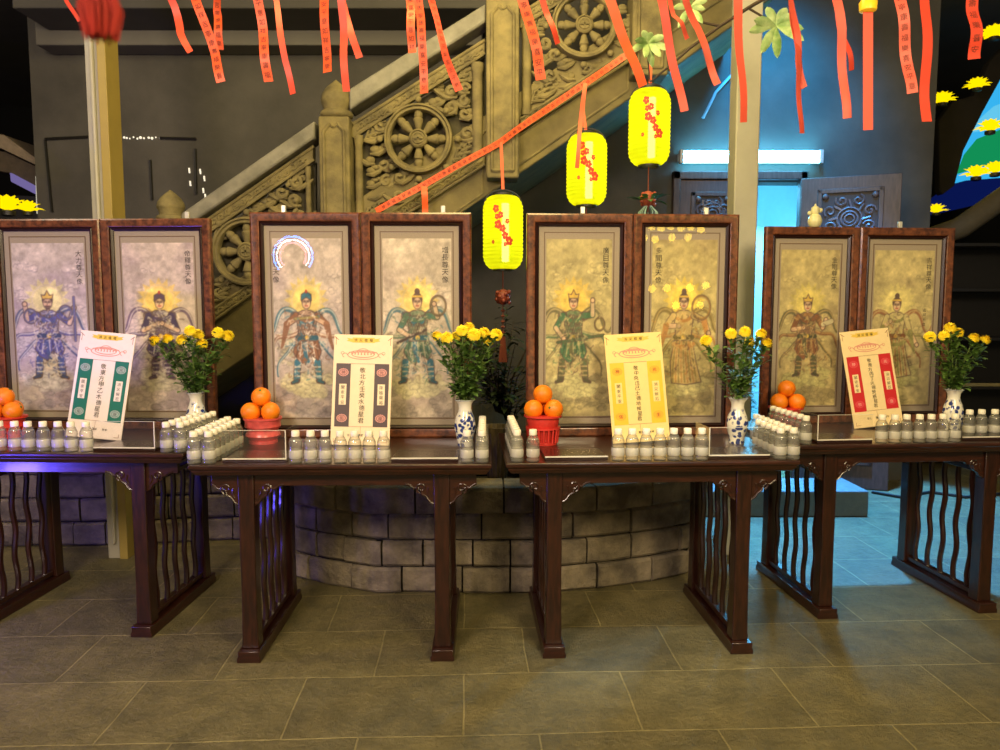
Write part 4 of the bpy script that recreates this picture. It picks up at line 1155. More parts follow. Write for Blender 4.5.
def bouquet(t, px, ly, blooms, where, seed, scl=1):
    rnd = random.Random(seed)
    x = t.loc(px, ly, 430); p = t.w(x, ly, TOPZ)
    vase(T(p.x, p.y, p.z, rnd.uniform(0, 6)), f'blue and white porcelain vase of yellow chrysanthemums on {where}')
    mouth = p + Vector((0, 0, .2))
    blooms = sorted(blooms)
    for k, (bx, by) in enumerate(blooms):
        dy = rnd.uniform(-.05, .05)
        e = at(bx, by, p.y + dy); loc = mouth + Vector(((e.x - p.x) * .12, dy * .12, 0))
        root = thing('chrysanthemum', f'yellow chrysanthemum stem, {ORD[k]} bloom across the vase on {where}', 'flower', loc, (0, 0, 0), f'yellow chrysanthemums in the vase on {where}')
        v = e - loc
        mid = Vector((v.x * .45, v.y * .45, v.z * .6))
        pts = [Vector((-v.x * .05, -v.y * .05, -.1)), Vector((0, 0, 0))] + [Vector((0, 0, 0)).lerp(mid, .5) , mid, mid.lerp(v, .5), v - v.normalized() * .01]
        MB().tube(pts, .0028, 6).build('stem', stemm, root)
        bo = bpy.data.objects.new('bloom', BME); col.objects.link(bo); bo.parent = root
        ax = Vector((v.x * .8, v.y - .06, .16)).normalized()
        bo.matrix_basis = Matrix.Translation(v) @ ax.to_track_quat('Z', 'Y').to_matrix().to_4x4() @ Matrix.Scale(rnd.uniform(.88, 1.04) * scl, 4)
        lf = MB()
        for j in range(50):
            u = .06 + .86 * rnd.random() ** 1.15; q = Vector((0, 0, 0)).lerp(v, u); q += Vector((rnd.uniform(-.012, .012), rnd.uniform(-.012, .012), 0))
            th = rnd.uniform(0, 6.28); d = Vector((math.cos(th), math.sin(th), rnd.uniform(-.1, .9)))
            leaf_mesh(lf, q, d, Vector((0, 0, 1)), rnd.uniform(.045, .08), rnd.uniform(.011, .019))
        lf.build('leaves', leafm, root, smooth=60)
bouquet(TG, 197, .5, [(155, 341), (168, 339), (182, 340), (190, 331), (198, 335), (202, 344), (218, 333), (228, 336)], 'green tablet table', 1)
bouquet(TP, 465, .42, [(437, 336), (447, 338), (456, 337), (462, 331), (469, 328), (474, 335), (484, 333), (488, 340), (496, 335)], 'purple tablet table', 2)
bouquet(TYW, 737, .42, [(706, 341), (731, 334), (745, 332), (750, 342), (761, 334), (767, 343)], 'yellow tablet table', 3)
bouquet(TR, 952, .36, [(930, 337), (944, 336), (950, 328), (958, 333), (974, 338), (985, 340)], 'red tablet table', 4)

# ------------------------------------------------------------------ lanterns
def lantern(px, y0, y1, wpx, Y, label, cord, ornament, tail):
    top = at(px, y0, Y); bot = at(px, y1, Y); h = top.z - bot.z; r = (at(px + wpx / 2, y0, Y).x - top.x)
    root = thing('paper_lantern', label, 'lantern', (top.x, Y, bot.z), (0, 0, 0), 'yellow paper lanterns')
    prof = []; n = 76
    for i in range(n + 1):
        u = i / n; q = min(u, 1 - u) / .2
        rr = r if q >= 1 else r * (.48 + .52 * math.sqrt(max(0, 1 - (1 - q) ** 2)))
        prof.append((rr * (1 + .022 * math.sin(u * 2 * math.pi * 19)), h * (.02 + .96 * u)))
    MB().lathe(prof, 40, cap=False).build('shade', paper, root, smooth=70)
    MB().lathe([(r * .5, 0), (r * .52, 0), (r * .52, .025), (r * .46, .025), (r * .46, 0)], 28, cap=False).build('bottom_ring', black, root)
    MB().lathe([(r * .5, h - .022), (r * .52, h - .022), (r * .52, h + .004), (r * .44, h + .004), (r * .44, h - .02)], 28, cap=False).build('top_ring', black, root)
    MB().tube([(r * .12, 0, h * .12), (r * .12, 0, h * .88)], .02, 10).build('light_tube', emis('lantern_tube', (1, .98, .8, 1), 5), root)
    arc = [(r * .95 * math.cos(th), 0, h * .86 + r * .75 * math.sin(th)) for th in [math.pi * i / 12 for i in range(13)]]
    MB().tube(arc, .003, 6).build('wire_handle', black, root)
    # printed plum spray on the paper
    pr = MB(); rnd = random.Random(int(px))
    def onshade(a, z): return Vector(((r * 1.022) * math.sin(a), -(r * 1.022) * math.cos(a), z))
    for (a, z, q) in [(-.35, .78, .018), (-.12, .7, .016), (-.25, .58, .02), (-.02, .53, .018), (.1, .44, .018), (.3, .37, .021), (-.3, .68, .013), (.2, .62, .012), (-.5, .36, .009), (.1, .33, .01)]:
        for k in range(5):
            th = k * 2 * math.pi / 5 + a * 5; c = (a + q * .75 / r * math.cos(th) * .7, z * h + q * .75 * math.sin(th))
            n = 8; pr.add([onshade(c[0] + q * .5 / r * math.cos(2 * math.pi * i / n), c[1] + q * .5 * math.sin(2 * math.pi * i / n)) for i in range(n)], [tuple(range(n))])
    br = [(-.3, .8), (-.2, .66), (-.05, .55), (.1, .45), (.3, .34)]
    for (a0, z0), (a1, z1) in zip(br, br[1:]):
        pr.add([onshade(a0 - .01, z0 * h), onshade(a1 - .01, z1 * h), onshade(a1 + .015, z1 * h), onshade(a0 + .015, z0 * h)], [(0, 1, 2, 3)])
    pr.build('plum_blossom_print', blossom, root, smooth=0)
    # ribbon it hangs on
    cd = [at(*c, Y) - Vector((top.x, Y, bot.z)) for c in cord]
    strip(cd, [.016] * len(cd), Vector((0, 1, 0))).build('hanging_ribbon', ribm, root)
    # pendant below
    tz = at(px, tail, Y).z - bot.z; bz = at(px, ornament, Y).z - bot.z
    MB().tube([(0, 0, 0), (0, 0, tz)], .003, 6).build('pendant_cord', tasselm, root)
    if px < 600 and px > 550:
        return root
    bd = MB().ball((0, 0, bz), .038, 12, 9, None, (1, 1, 1.15))
    for k in range(14): th = k * 2.4; bd.ball((.034 * math.cos(th), .034 * math.sin(th), bz - .03 + .0045 * k), .012, 6, 5)
    bd.build('carved_bead', brown_bead, root)
    if px < 550:
        tl = MB()
        for k in range(5): tl.lathe([(.008, -.006), (.013, 0), (.008, .006)], 8, T(0, 0, bz - .075 - .03 * k))
        for k in range(16):
            th = k * .4; tl.tube([(.01 * math.cos(th), .01 * math.sin(th), bz - .22), (.022 * math.cos(th), .022 * math.sin(th), tz)], .003, 4)
        tl.build('tassel', tasselm, root)
    else:
        lf = MB(); rnd = random.Random(3)
        for k in range(16):
            th = k * .39; leaf_mesh(lf, Vector((.025 * math.cos(th), .025 * math.sin(th), bz - .01)), Vector((math.cos(th), math.sin(th), rnd.uniform(-.5, .6))), Vector((0, 0, 1)), rnd.uniform(.06, .11), .02)
        lf.build('green_leaves', pbr('plastic_leaf', hexc('3f7a34'), .5), root)
        sl = MB()
        for k in range(26):
            th = rnd.uniform(0, 6.28); sl.tube([(.01 * math.cos(th), .01 * math.sin(th), bz - .03), (.05 * math.cos(th), .05 * math.sin(th), bz - .07), (.085 * math.cos(th), .06 * math.sin(th), bz - .16)], .0016, 4)
        sl.build('fringe', pbr('pale_fringe', hexc('9ab8a4'), .6), root)
    return root
def strip(pts, ws, side_ref, mb=None, th=.0007):
    """a thin cloth ribbon along pts; its face looks towards -Y unless twisted"""
    mb = mb or MB(); vs = []; k = len(pts)
    for i, p in enumerate(pts):
        t = (Vector(pts[min(i + 1, k - 1)]) - Vector(pts[max(i - 1, 0)])).normalized()
        s = t.cross(side_ref); s.normalize(); n = s.cross(t).normalized()
        w = ws[i] / 2; p = Vector(p)
        vs += [p - s * w - n * th, p + s * w - n * th, p + s * w + n * th, p - s * w + n * th]
    fs = [(i * 4 + j, i * 4 + (j + 1) % 4, (i + 1) * 4 + (j + 1) % 4, (i + 1) * 4 + j) for i in range(k - 1) for j in range(4)] + [(3, 2, 1, 0), tuple((k - 1) * 4 + j for j in range(4))]
    return mb.add(vs, fs)
lantern(503, 194, 271, 40, 4.15, 'yellow paper lantern with red plum print, lowest, between the two middle frame pairs', [(501, 142), (502, 165), (503, 190)], 297, 362)
lantern(587, 133, 207, 40, 4.15, 'yellow paper lantern at middle height with ribbon over its face', [(585, 84), (583, 110), (586, 132)], 215, 222)
lantern(650, 88, 167, 41, 4.15, 'yellow paper lantern, highest, beside the fluorescent lit wall', [(649, 40), (651, 62), (650, 86)], 199, 212)

# ------------------------------------------------------------------ ribbons
PRAY = '平安喜樂福壽康寧吉祥如意'
RIB = []
def ribbon(pts, wpx, Y, m, text=False, tails=None, twist=0, idx=0):
    k = len(pts)
    P3 = [at(x, y, Y) for x, y in pts]
    # resample
    sm = []
    for i in range(len(P3) - 1):
        for j in range(6): sm.append(P3[i].lerp(P3[i + 1], j / 6))
    sm.append(P3[-1])
    rnd = random.Random(idx)
    ph = rnd.uniform(0, 6)
    sm = [p + Vector((0, .012 * math.sin(ph + i * .5), 0)) for i, p in enumerate(sm)]
    w = wpx / 750 * Y
    n = len(sm)
    tw = [rnd.uniform(-.25, .25) + twist * math.sin(i / n * 3 + ph) for i in range(n)]
    mb = MB(); vs = []
    frames = []
    a0 = rnd.uniform(-.3, .3)
    for i, p in enumerate(sm):
        t = (sm[min(i + 1, n - 1)] - sm[max(i - 1, 0)]).normalized()
        ang = a0 + twist * math.sin(i / n * 4 + ph)
        ref = Vector((math.sin(ang), math.cos(ang), 0))
        s = t.cross(ref).normalized(); nn = s.cross(t).normalized()
        if nn.y > 0: nn = -nn
        if s.x < 0: s = -s
        frames.append((p, s, nn, t))
        th = .0006
        vs += [p - s * w / 2 + nn * th, p + s * w / 2 + nn * th, p + s * w / 2 - nn * th, p - s * w / 2 - nn * th]
    fs = [(i * 4 + j, i * 4 + (j + 1) % 4, (i + 1) * 4 + (j + 1) % 4, (i + 1) * 4 + j) for i in range(n - 1) for j in range(4)] + [(3, 2, 1, 0), tuple((n - 1) * 4 + j for j in range(4))]
    mb.add(vs, fs)
    o = mb.build('prayer_ribbon', m, None, smooth=60)
    if text:
        L = [0]
        for i in range(1, n): L.append(L[-1] + (sm[i] - sm[i - 1]).length)
        tx = MB(); s0 = L[-1] - w * .7; q = 0
        while s0 > .05:
            i = max(j for j in range(n) if L[j] <= s0)
            i2 = min(i + 1, n - 1); f_ = 0 if i2 == i else (s0 - L[i]) / (L[i2] - L[i])
            p, s, nn, t = frames[i]; p = p.lerp(frames[i2][0], f_)
            g, gf = glyph(PRAY[(q + idx) % len(PRAY)]); sz = w * .62
            tx.add([p + s * v[0] * sz - t * v[1] * sz + nn * .0016 for v in g], gf)
            s0 -= w * .95; q += 1
        if tx.v: tx.build('lettering', inkb, o, smooth=0)
    return o
RL = [ # px path, width, Y, material, text
    ([(60, -14), (68, 2), (78, 20)], 4, 3.2, ribr, False, 'thin', .3), ([(166, -16), (174, 6), (181, 34), (190, 52)], 7, 3.3, ribr, False, 'narrow plain', .5),
    ([(190, -16), (204, 20), (214, 52), (222, 83)], 9, 3.0, ribm, True, 'broad lettered', .1), ([(219, -16), (216, 10), (219, 28), (219, 49)], 8, 3.4, ribm, True, 'short lettered', .2),
    ([(256, -16), (261, 20), (265, 54), (268, 81)], 9, 3.0, ribm, True, 'broad lettered', .1), ([(273, -16), (279, 20), (285, 60), (293, 94)], 6, 3.3, ribr, False, 'narrow plain', .5),
    ([(323, -16), (325, 20), (326, 48), (328, 73)], 9, 3.0, ribm, True, 'broad lettered', .1), ([(338, -16), (345, 14), (352, 36), (359, 57)], 7, 3.4, ribr, False, 'short slanting', .2),
    ([(340, -16), (343, 24), (344, 56), (346, 91)], 7, 3.1, ribr, False, 'plain', .2), ([(408, -16), (411, 10), (411, 32), (412, 52)], 8, 3.4, ribm, True, 'short lettered', .2),
    ([(416, -16), (421, 20), (423, 58), (424, 93)], 8, 3.0, ribm, True, 'lettered', .1), ([(427, -16), (437, 20), (446, 58), (459, 90)], 8, 3.2, ribr, True, 'crinkled', .5),
    ([(518, -16), (529, 20), (537, 52), (541, 79)], 10, 3.0, ribm, True, 'broad lettered', .1), ([(537, -16), (546, 10), (552, 26), (558, 43)], 6, 3.4, ribr, False, 'short narrow', .3),
    ([(603, -16), (618, 22), (630, 54), (643, 86)], 10, 2.9, ribm, False, 'broad slanting', .1), ([(658, -16), (665, 20), (674, 66), (684, 112)], 8, 3.1, ribr, False, 'long plain', .2),
    ([(666, -16), (674, 14), (681, 24), (688, 38)], 5, 3.4, ribp, False, 'short coral', .3), ([(686, 2), (698, 28), (708, 58), (718, 84)], 7, 3.2, ribp, False, 'narrow coral', .2),
    ([(736, -16), (739, 30), (742, 80), (744, 122)], 9, 3.1, ribp, False, 'coral, hanging before the pale pillar', .2), ([(790, -16), (796, 30), (799, 60), (804, 88)], 6, 3.4, ribp, False, 'slim coral twisted', .6),
    ([(793, 20), (798, 60), (800, 100), (801, 134)], 5, 3.2, ribp, False, 'slim long coral', .2), ([(832, -16), (840, 24), (848, 50), (852, 70)], 5, 3.5, ribr, False, 'short red', .3), ([(834, -16), (841, 30), (844, 76), (846, 119)], 8, 3.0, ribp, False, 'long coral', .1),
    ([(897, -16), (903, 24), (908, 60), (911, 94)], 10, 3.0, ribp, True, 'broad coral', .1), ([(926, -16), (926, 30), (926, 80), (926, 122)], 10, 2.9, ribr, False, 'broad long red', .05),
    ([(973, -16), (974, 10), (975, 34), (976, 58)], 12, 3.0, ribr, True, 'wide short', .1)]
for i, (pts, w, Y, m, tx, word, tw) in enumerate(RL):
    Y = 3.0 if Y < 3.15 else 3.35
    zc = 2.87 if Y == 3.0 else 3.02; p0 = pts[0]; yy_ = p0[1]
    while at(p0[0], yy_, Y).z < zc - .004: yy_ -= 1
    ex = (p0[0] - (pts[1][0] - p0[0]) * .9, yy_)
    o = ribbon([ex] + pts, w, Y, m, tx, twist=tw, idx=i)
    tag(o, f'{word} orange-red prayer ribbon, {ORD[i]} along the top from red tassel' if i else 'thin red ribbon hanging just before the fuzzy red tassel', 'ribbon', 'prayer ribbons hanging overhead')
# two cords the ribbons are tied to, and the thicker ribbon along the stair edge
for Y, z, nm in ((3.0, 2.87, 'nearer'), (3.35, 3.02, 'farther')):
    o = MB().tube([(-2.4, Y, z + .02), (-1.2, Y, z), (0, Y, z - .01), (1.2, Y, z), (2.4, Y, z + .02)], .004, 6).build('hanging_cord', black)
    tag(o, f'{nm} thin black cord overhead that carries the prayer ribbons', 'cord')
pts = [(376, 211), (400, 198), (432, 180), (470, 159), (500, 142), (530, 121), (560, 100), (585, 84), (610, 66), (640, 46)]
o = ribbon(pts, 6, 5.02, ribm, True, twist=.5, idx=40); tag(o, 'long lettered orange ribbon running up along the carved stair edge', 'ribbon')
o = ribbon([(424, 186), (425, 198), (425, 214)], 6, 5.0, ribm, False, idx=41); tag(o, 'short orange ribbon end hanging from stair edge above purple tablet table', 'ribbon')
o = ribbon([(585, 84), (582, 110), (579, 140), (577, 168)], 4, 3.98, ribm, False, idx=42); tag(o, 'slim orange ribbon falling across the middle lantern face', 'ribbon')

# lantern-like yellow top with its red streamer
hd = thing('streamer_pendant', 'red streamer hanging from a small yellow top against the blue wall', 'streamer', at(868, 130, 2.9))
q = at(868, 8, 2.9) - at(868, 130, 2.9)
strip([q.lerp(Vector((0, 0, 0)), i / 8) for i in range(9)], [.037] * 9, Vector((0, 1, 0))).build('streamer', pbr('streamer_coral', hexc('e85038'), .5), hd)
MB().lathe([(.022, -.004), (.03, 0), (.032, .03), (.022, .045), (.03, .05), (.03, .08), (.012, .09)], 16, T(q.x, 0, q.z - .01)).build('yellow_top', pbr('yellow_top', hexc('f0c020'), .4, emit=hexc('f0c020'), estr=.3), hd)
# fuzzy red tassel close to the camera
tp = at(100, -8, .75); bt = at(100, 40, .75)
ts = thing('red_tassel', 'fuzzy dark red tassel hanging close overhead before the pale pillar', 'tassel', bt)
h = tp.z - bt.z; tm = MB(); rnd = random.Random(5)
for k in range(150):
    th = rnd.uniform(0, 6.28); q = .021 * math.sqrt(rnd.random())
    e = rnd.uniform(0, .5) * q / .021 * h * .6
    tm.tube([(q * .5 * math.cos(th), q * .5 * math.sin(th), h * 1.25), (q * math.cos(th), q * math.sin(th), h * .6), (q * .75 * math.cos(th), q * .75 * math.sin(th), e)], .0011, 4)
tm.build('strands', redtas, ts)
MB().ball((0, 0, h * 1.25), .014, 12, 8).build('knot', redtas, ts)
MB().tube([(0, 0, h * 1.25), (0, 0, h + .12)], .0015, 5).build('cord', redtas, ts)

# ------------------------------------------------------------------ branch with pale green leaf rosettes
br = thing('leafy_branch', 'thin dark tree branch with pale green leaf rosettes above the highest lantern', 'branch', at(700, 60, 3.8))
o0 = at(700, 60, 3.8)
def bp(x, y, Y=3.8): return at(x, y, Y) - o0
MB().tube([bp(650, 82), bp(672, 64), bp(690, 48), bp(720, 26), bp(748, 8), bp(775, -8), bp(800, -24)], [.004, .006, .007, .008, .009, .01, .011], 7).build('main_twig', pbr('bark', hexc('4a3a28'), .8, noise=.4), br)
MB().tube([bp(720, 26), bp(700, 22), bp(690, 12), bp(680, -6)], [.007, .006, .005, .004], 7).build('side_twig', MATS['bark'], br)
MB().tube([bp(650, 82), bp(648, 60), bp(648, 46)], [.004, .004, .003], 6).build('side_twig', MATS['bark'], br)
MB().tube([bp(748, 8), bp(765, 18), bp(776, 26)], [.006, .005, .004], 6).build('side_twig', MATS['bark'], br)
plf = pbr('pale_leaf', hexc('b4c486'), .5, c2=hexc('6a8c48'), nscale=14)
for (x, y, s, n, sd) in ((648, 44, 1.0, 9, 1), (690, 8, .95, 8, 2), (776, 26, 1.35, 9, 3)):
    lf = MB(); rnd = random.Random(sd); c = bp(x, y)
    for k in range(n):
        th = 2 * math.pi * k / n + rnd.uniform(-.2, .2)
        d = Vector((math.cos(th), rnd.uniform(-.6, .1), math.sin(th) * .9 + .1))
        leaf = [(.0, .15), (.2, .55), (.45, 1), (.7, 1.0), (.9, .6), (1, .05)]
        d.normalize(); s_ = d.cross(Vector((0, 1, 0))).normalized(); L = .1 * s * rnd.uniform(.75, 1.15); W = .017 * s
        vs = []
        for a, w in leaf:
            q = c + d * (L * a) + Vector((0, -.02 * a, -.03 * a * a)); vs += [q - s_ * W * w, q + Vector((0, -.005, 0)), q + s_ * W * w]
        fs = []
        for i in range(len(leaf) - 1): fs += [(3 * i, 3 * i + 3, 3 * i + 4, 3 * i + 1), (3 * i + 1, 3 * i + 4, 3 * i + 5, 3 * i + 2)]
        lf.add(vs, fs)
    lf.build('leaf_rosette', plf, br, smooth=60)

# ------------------------------------------------------------------ plants and rocks in the planter
def shrub(px, ybase, Y, h, w, n, label, seed, lw=.02, L=.11, m=shrubm):
    rnd = random.Random(seed); b = at(px, 400, Y); root = thing('shrub', label, 'shrub', (b.x, Y, ybase), (0, 0, 0), 'dark shrubs behind the altar tables')
    st = MB(); lf = MB()
    for k in range(n):
        th = rnd.uniform(0, 6.28); q = rnd.uniform(.1, 1) * w; e = Vector((q * math.cos(th), q * .6 * math.sin(th), h * rnd.uniform(.5, 1)))
        st.tube([(0, 0, 0), (e.x * .3, e.y * .3, e.z * .6), e], [.006, .004, .002], 5)
        for j in range(14):
            u = rnd.uniform(.25, 1); p_ = Vector((e.x * u * u, e.y * u * u, e.z * u)); a = rnd.uniform(0, 6.28)
            leaf_mesh(lf, p_, Vector((math.cos(a), math.sin(a), rnd.uniform(-.5, .6))), Vector((0, 0, 1)), L * rnd.uniform(.7, 1.2), lw)
    st.build('stems', MATS['bark'], root); lf.build('leaves', m, root, smooth=60)
shrub(500, .5, 4.75, 1.0, .42, 26, 'dark green leafy shrub seen between the two middle frame pairs', 11)
shrub(745, .5, 4.85, .75, .2, 8, 'dark shrub behind the yellow tablet table vase', 13)
def rock(px, py, Y, r, label, seed, sq):
    rnd = random.Random(seed); random.seed(seed); c = at(px, py, Y)
    o = MB().ball((0, 0, 0), r, 12, 8, None, sq, .14).build('rock', rockm, None, smooth=25)
    o.location = (c.x, Y, .5 + r * sq[2] * .75); tag(o, label, 'rock')
rock(482, 400, 4.5, .17, 'black rough rock in planter below the lowest lantern', 3, (1, .8, 1.4))
rock(524, 400, 4.42, .13, 'grey green rock beside black rock in the planter', 4, (1.1, .8, 1.2))
# fluted pot in the gap between the middle tables
pc = at(497, 440, 4.12)
pot = thing('plant_pot', 'ribbed brown pot in the gap between the purple and yellow tablet tables', 'pot', (pc.x, 4.12, .5))
zt = at(497, 426, 4.12).z - .5; pm = MB(); n = 48
prf = [(.045, 0), (.05, .02), (.06, zt * .4), (.075, zt * .75), (.085, zt * .93), (.09, zt), (.075, zt), (.065, zt * .85)]
vs = [(r_ * (1 + (.05 if j % 3 == 0 else 0)) * math.cos(2 * math.pi * j / n), r_ * (1 + (.05 if j % 3 == 0 else 0)) * math.sin(2 * math.pi * j / n), z) for r_, z in prf for j in range(n)]
pm.add(vs, [(i * n + j, i * n + (j + 1) % n, (i + 1) * n + (j + 1) % n, (i + 1) * n + j) for i in range(len(prf) - 1) for j in range(n)]).build('pot_body', pbr('brown_pot', hexc('6a5a34'), .6, c2=hexc('3c2e1c'), nscale=20, stretch=(4, 4, .6)), pot)
MB().lathe([(.0, zt * .88), (.07, zt * .9)], 20, cap=False).build('moss', shrubm, pot)

# ------------------------------------------------------------------ doorway, doors, tube light
dy = WY - .03
def pr(x, y, Y): q = at(x, y, Y); return q
dfz = at(780, 172, dy).z
df = MB()
for (x0, x1, z0, z1) in ((at(676, 0, dy).x, at(683, 0, dy).x, 0, dfz), (at(676, 0, dy).x, at(812, 0, dy).x, at(780, 180, dy).z, dfz), (at(805, 0, dy).x, at(812, 0, dy).x, 0, dfz), (at(750, 0, dy).x, at(757, 0, dy).x, 0, dfz)):
    df.box(x0, x1, dy - .05, WY - .002, z0, z1)
struct(df.build('door_1', doorw, bevel=.006))
def leaf_door(x0, z0, w, h, M, label):
    root = thing('carved_door', label, 'door leaf'); root.matrix_basis = M
    MB().box(0, w, -.02, .02, 0, h).build('door_leaf', doorw, root, bevel=.005)
    fr_ = MB()
    for zz0, zz1 in ((h - .1 - w * .95, h - .1), (.2, h - .25 - w * .95)):
        i = w * .17
        for (a0, a1, b0, b1) in ((i, w - i, zz0, zz0 + .035), (i, w - i, zz1 - .035, zz1), (i, i + .035, zz0, zz1), (w - i - .035, w - i, zz0, zz1)):
            fr_.box(a0, a1, -.038, -.02, b0, b1)
        MB().box(i + .03, w - i - .03, -.022, -.019, zz0 + .03, zz1 - .03).build('sunk_panel', pbr('door_recess', hexc('2a201e'), .6), root)
        cv = MB(); cx = w / 2; q_ = w / 2 - i - .05; cz = zz1 - .05 - q_
        for rr in (.035, .06, .09):
            cv.tube([(cx + rr * math.cos(t * .33), -.028, cz + rr * math.sin(t * .33)) for t in range(20)], .009, 5)
        for k in range(8):
            th = k * math.pi / 4 + .39; a, b_ = cx + (q_ - .035) * math.cos(th), cz + (q_ - .035) * math.sin(th)
            cv.tube([(a + p_[0] * .001, -.026, b_ + p_[1] * .001) for p_ in spiral(0, 0, 48, 1.2, k * 1.3, (-1) ** k, 12)], .011, 5)
            cv.tube([(cx + .09 * math.cos(th + .3), -.026, cz + .09 * math.sin(th + .3)), (cx + q_ * .8 * math.cos(th + .45), -.026, cz + q_ * .8 * math.sin(th + .45))], .012, 5)
        for sx in (-1, 1):
            for sz in (-1, 1): cv.ball((cx + sx * (q_ - .01), -.024, cz + sz * (q_ - .01)), .028, 8, 5)
        cv.build('relief_carving', pbr('door_relief', hexc('5a4844'), .45), root)
    fr_.build('panel_frame', doorw, root, bevel=.004)
    MB().tube([(w - .06, -.05, h * .5 - .06), (w - .06, -.05, h * .5 + .06)], .009, 8).build('door_handle', steel, root)
a = at(683, 0, dy - .06)
dh = at(780, 180, dy).z - .01
leaf_door(0, 0, at(750, 0, dy).x - at(683, 0, dy).x - .004, dh, Matrix.Translation((at(683, 0, dy).x, dy - .015, .005)), 'closed carved wooden door leaf under the tube light, partly behind the pale pillar')
dx0 = at(809, 0, dy - .1); ang = R(-22)
leaf_door(0, 0, .74, dh - .0, Matrix.Translation((dx0.x, dy - .08, .005)) @ Matrix.Rotation(ang, 4, 'Z'), 'open carved wooden door leaf swung against the dark wall beside the cyan doorway')
# tube fitting
tl = thing('tube_light', 'long bluish white fluorescent tube light above the carved doors', 'light', at(749, 158, dy - .02))
o0 = at(749, 158, dy - .02); hw = at(819, 158, dy).x - o0.x
MB().box(-hw, hw, -.02, .02, -.03, .035).build('housing', pbr('fitting_white', hexc('d8dce0'), .4), tl, bevel=.006)
tube_e = emis('tube_glow', (.1, .6, 1.0, 1), 52)
for z in (-.03, .03): MB().tube([(-hw + .03, -.05, z), (hw - .03, -.05, z)], .02, 12).build('tube', tube_e, tl)
for sx in (-1, 1): MB().box(sx * (hw - .015) - .015, sx * (hw - .015) + .015, -.075, -.02, -.055, .055).build('end_cap', steel, tl, bevel=.004)
# conduit from the tube light up the wall
o = MB().tube([at(703, 118, WY - .03), at(716, 92, WY - .03), at(740, 66, WY - .03), at(752, 56, WY - .03)], .012, 8).build('cable', pbr('pale_cable', hexc('8fb4c0'), .5)); tag(o, 'pale cable climbing the blue lit wall beside the highest lantern', 'cable')
# wall marks: thin dark outline, its white glints put in as glowing beads
wm = thing('wall_outline', 'thin dark rectangular outline with glowing white glints fixed on the grey wall', 'outline', at(120, 138, WY - .01))
o0 = at(120, 138, WY - .01); q = lambda x, y: at(x, y, WY - .01) - o0
mk = MB()
for (p_, r_) in (((45, 139), (88, 137)), ((160, 138), (196, 139)), ((45, 140), (52, 212)), ((150, 160), (152, 200)), ((195, 149), (196, 194))): mk.tube([q(*p_), q(*r_)], .012, 6)
mk.build('dark_strip', black, wm)
ck = MB(); rnd = random.Random(8)
for k in range(14): c = q(116 + k * 3.6 + rnd.uniform(-1, 1), 138 + rnd.uniform(-.8, .8)); ck.ball(c, rnd.uniform(.006, .012), 6, 5)
for (x, y) in ((189, 170), (190, 183), (200, 171), (204, 178), (203, 190), (205, 196)): ck.tube([q(x, y - 2), q(x + .6, y + 3)], .007, 5)
ck.build('white_glints', pbr('glint_white', hexc('f0ead8'), .3, emit=hexc('f0ead8'), estr=.8), wm)

# ------------------------------------------------------------------ lit temple scenery far behind the red tablet table
def lotus(px, py, Y, s, label, grp='yellow lotus lamps'):
    c = at(px, py, Y); root = thing('lotus_lamp', label, 'lamp', c, (0, 0, 0), grp)
    for ring, (n, tilt, L) in enumerate(((8, .25, 1.0), (8, .7, .9), (6, 1.15, .8))):
        mb = MB()
        for k in range(n):
            th = 2 * math.pi * (k + .5 * ring) / n; d = Vector((math.cos(th) * math.cos(tilt), math.sin(th) * math.cos(tilt), math.sin(tilt)))
            leaf_mesh(mb, Vector((0, 0, 0)), d, Vector((0, 0, 1)), s * L, s * .3)
        mb.build('petal_ring', emis('lotus_glow', hexc('f8d800'), 1.3), root)
    MB().lathe([(s * .15, -s * .25), (s * .3, -s * .2), (s * .3, 0), (s * .1, s * .05)], 12).build('lamp_base', darkcab, root)
YB = 7.6
sc = thing('mountain_display', 'illuminated green mountain and blue sky display beyond the dark wall end', 'display', (at(990, 130, YB).x, YB + .3, at(990, 190, YB).z))
def bpoly(pts, y0, y1, nm, m): MB().prism([(at(x, y, YB).x, at(x, y, YB).z) for x, y in pts], y0, y1).build(nm, m, sc, world=True, bevel=.01)
bpoly([(1040, 40), (1006, 72), (984, 112), (966, 150), (960, 180), (1040, 180)], YB + .14, YB + .25, 'sky_panel', emis('sky_glow', hexc('38b4f0'), 1.0))
bpoly([(1040, 118), (1005, 128), (985, 136), (972, 152), (964, 172), (1040, 150)], YB, YB + .14, 'green_hill', emis('hill_glow', hexc('149a5c'), .85))
bpoly([(1040, 92), (1002, 103), (985, 118), (978, 130), (1040, 118)], YB + .05, YB + .14, 'pale_ridge', emis('ridge_glow', hexc('64c8ee'), 1.0))
bpoly([(1040, 176), (960, 182), (936, 200), (936, 214), (1040, 190)], YB - .1, YB + .2, 'blue_ledge', emis('ledge_glow', hexc('10206a'), .5))
bpoly([(965, 150), (956, 185), (948, 200), (941, 190), (940, 120), (955, 100), (975, 95), (992, 60), (1012, 40), (1030, 40), (1006, 72), (984, 112)], YB + .02, YB + .12, 'dark_rock_edge', pbr('rock_black', hexc('1c1614'), .9, noise=.4, nscale=8))
lotus(942, 103, YB - .35, .14, 'yellow lotus lamp hanging at the dark wall end below long red ribbon')
lotus(977, 88, YB - .35, .13, 'yellow lotus lamp tilted above the dark rock edge')
lotus(994, 37, YB - .35, .15, 'yellow lotus lamp highest beside the wide short ribbon')
lotus(990, 131, YB - .35, .15, 'yellow lotus lamp before the pale ridge and green hill')
lotus(976, 177, YB - .35, .15, 'yellow lotus lamp first in the row under the green hill')
lotus(995, 173, YB - .35, .15, 'yellow lotus lamp last in the row under the green hill')
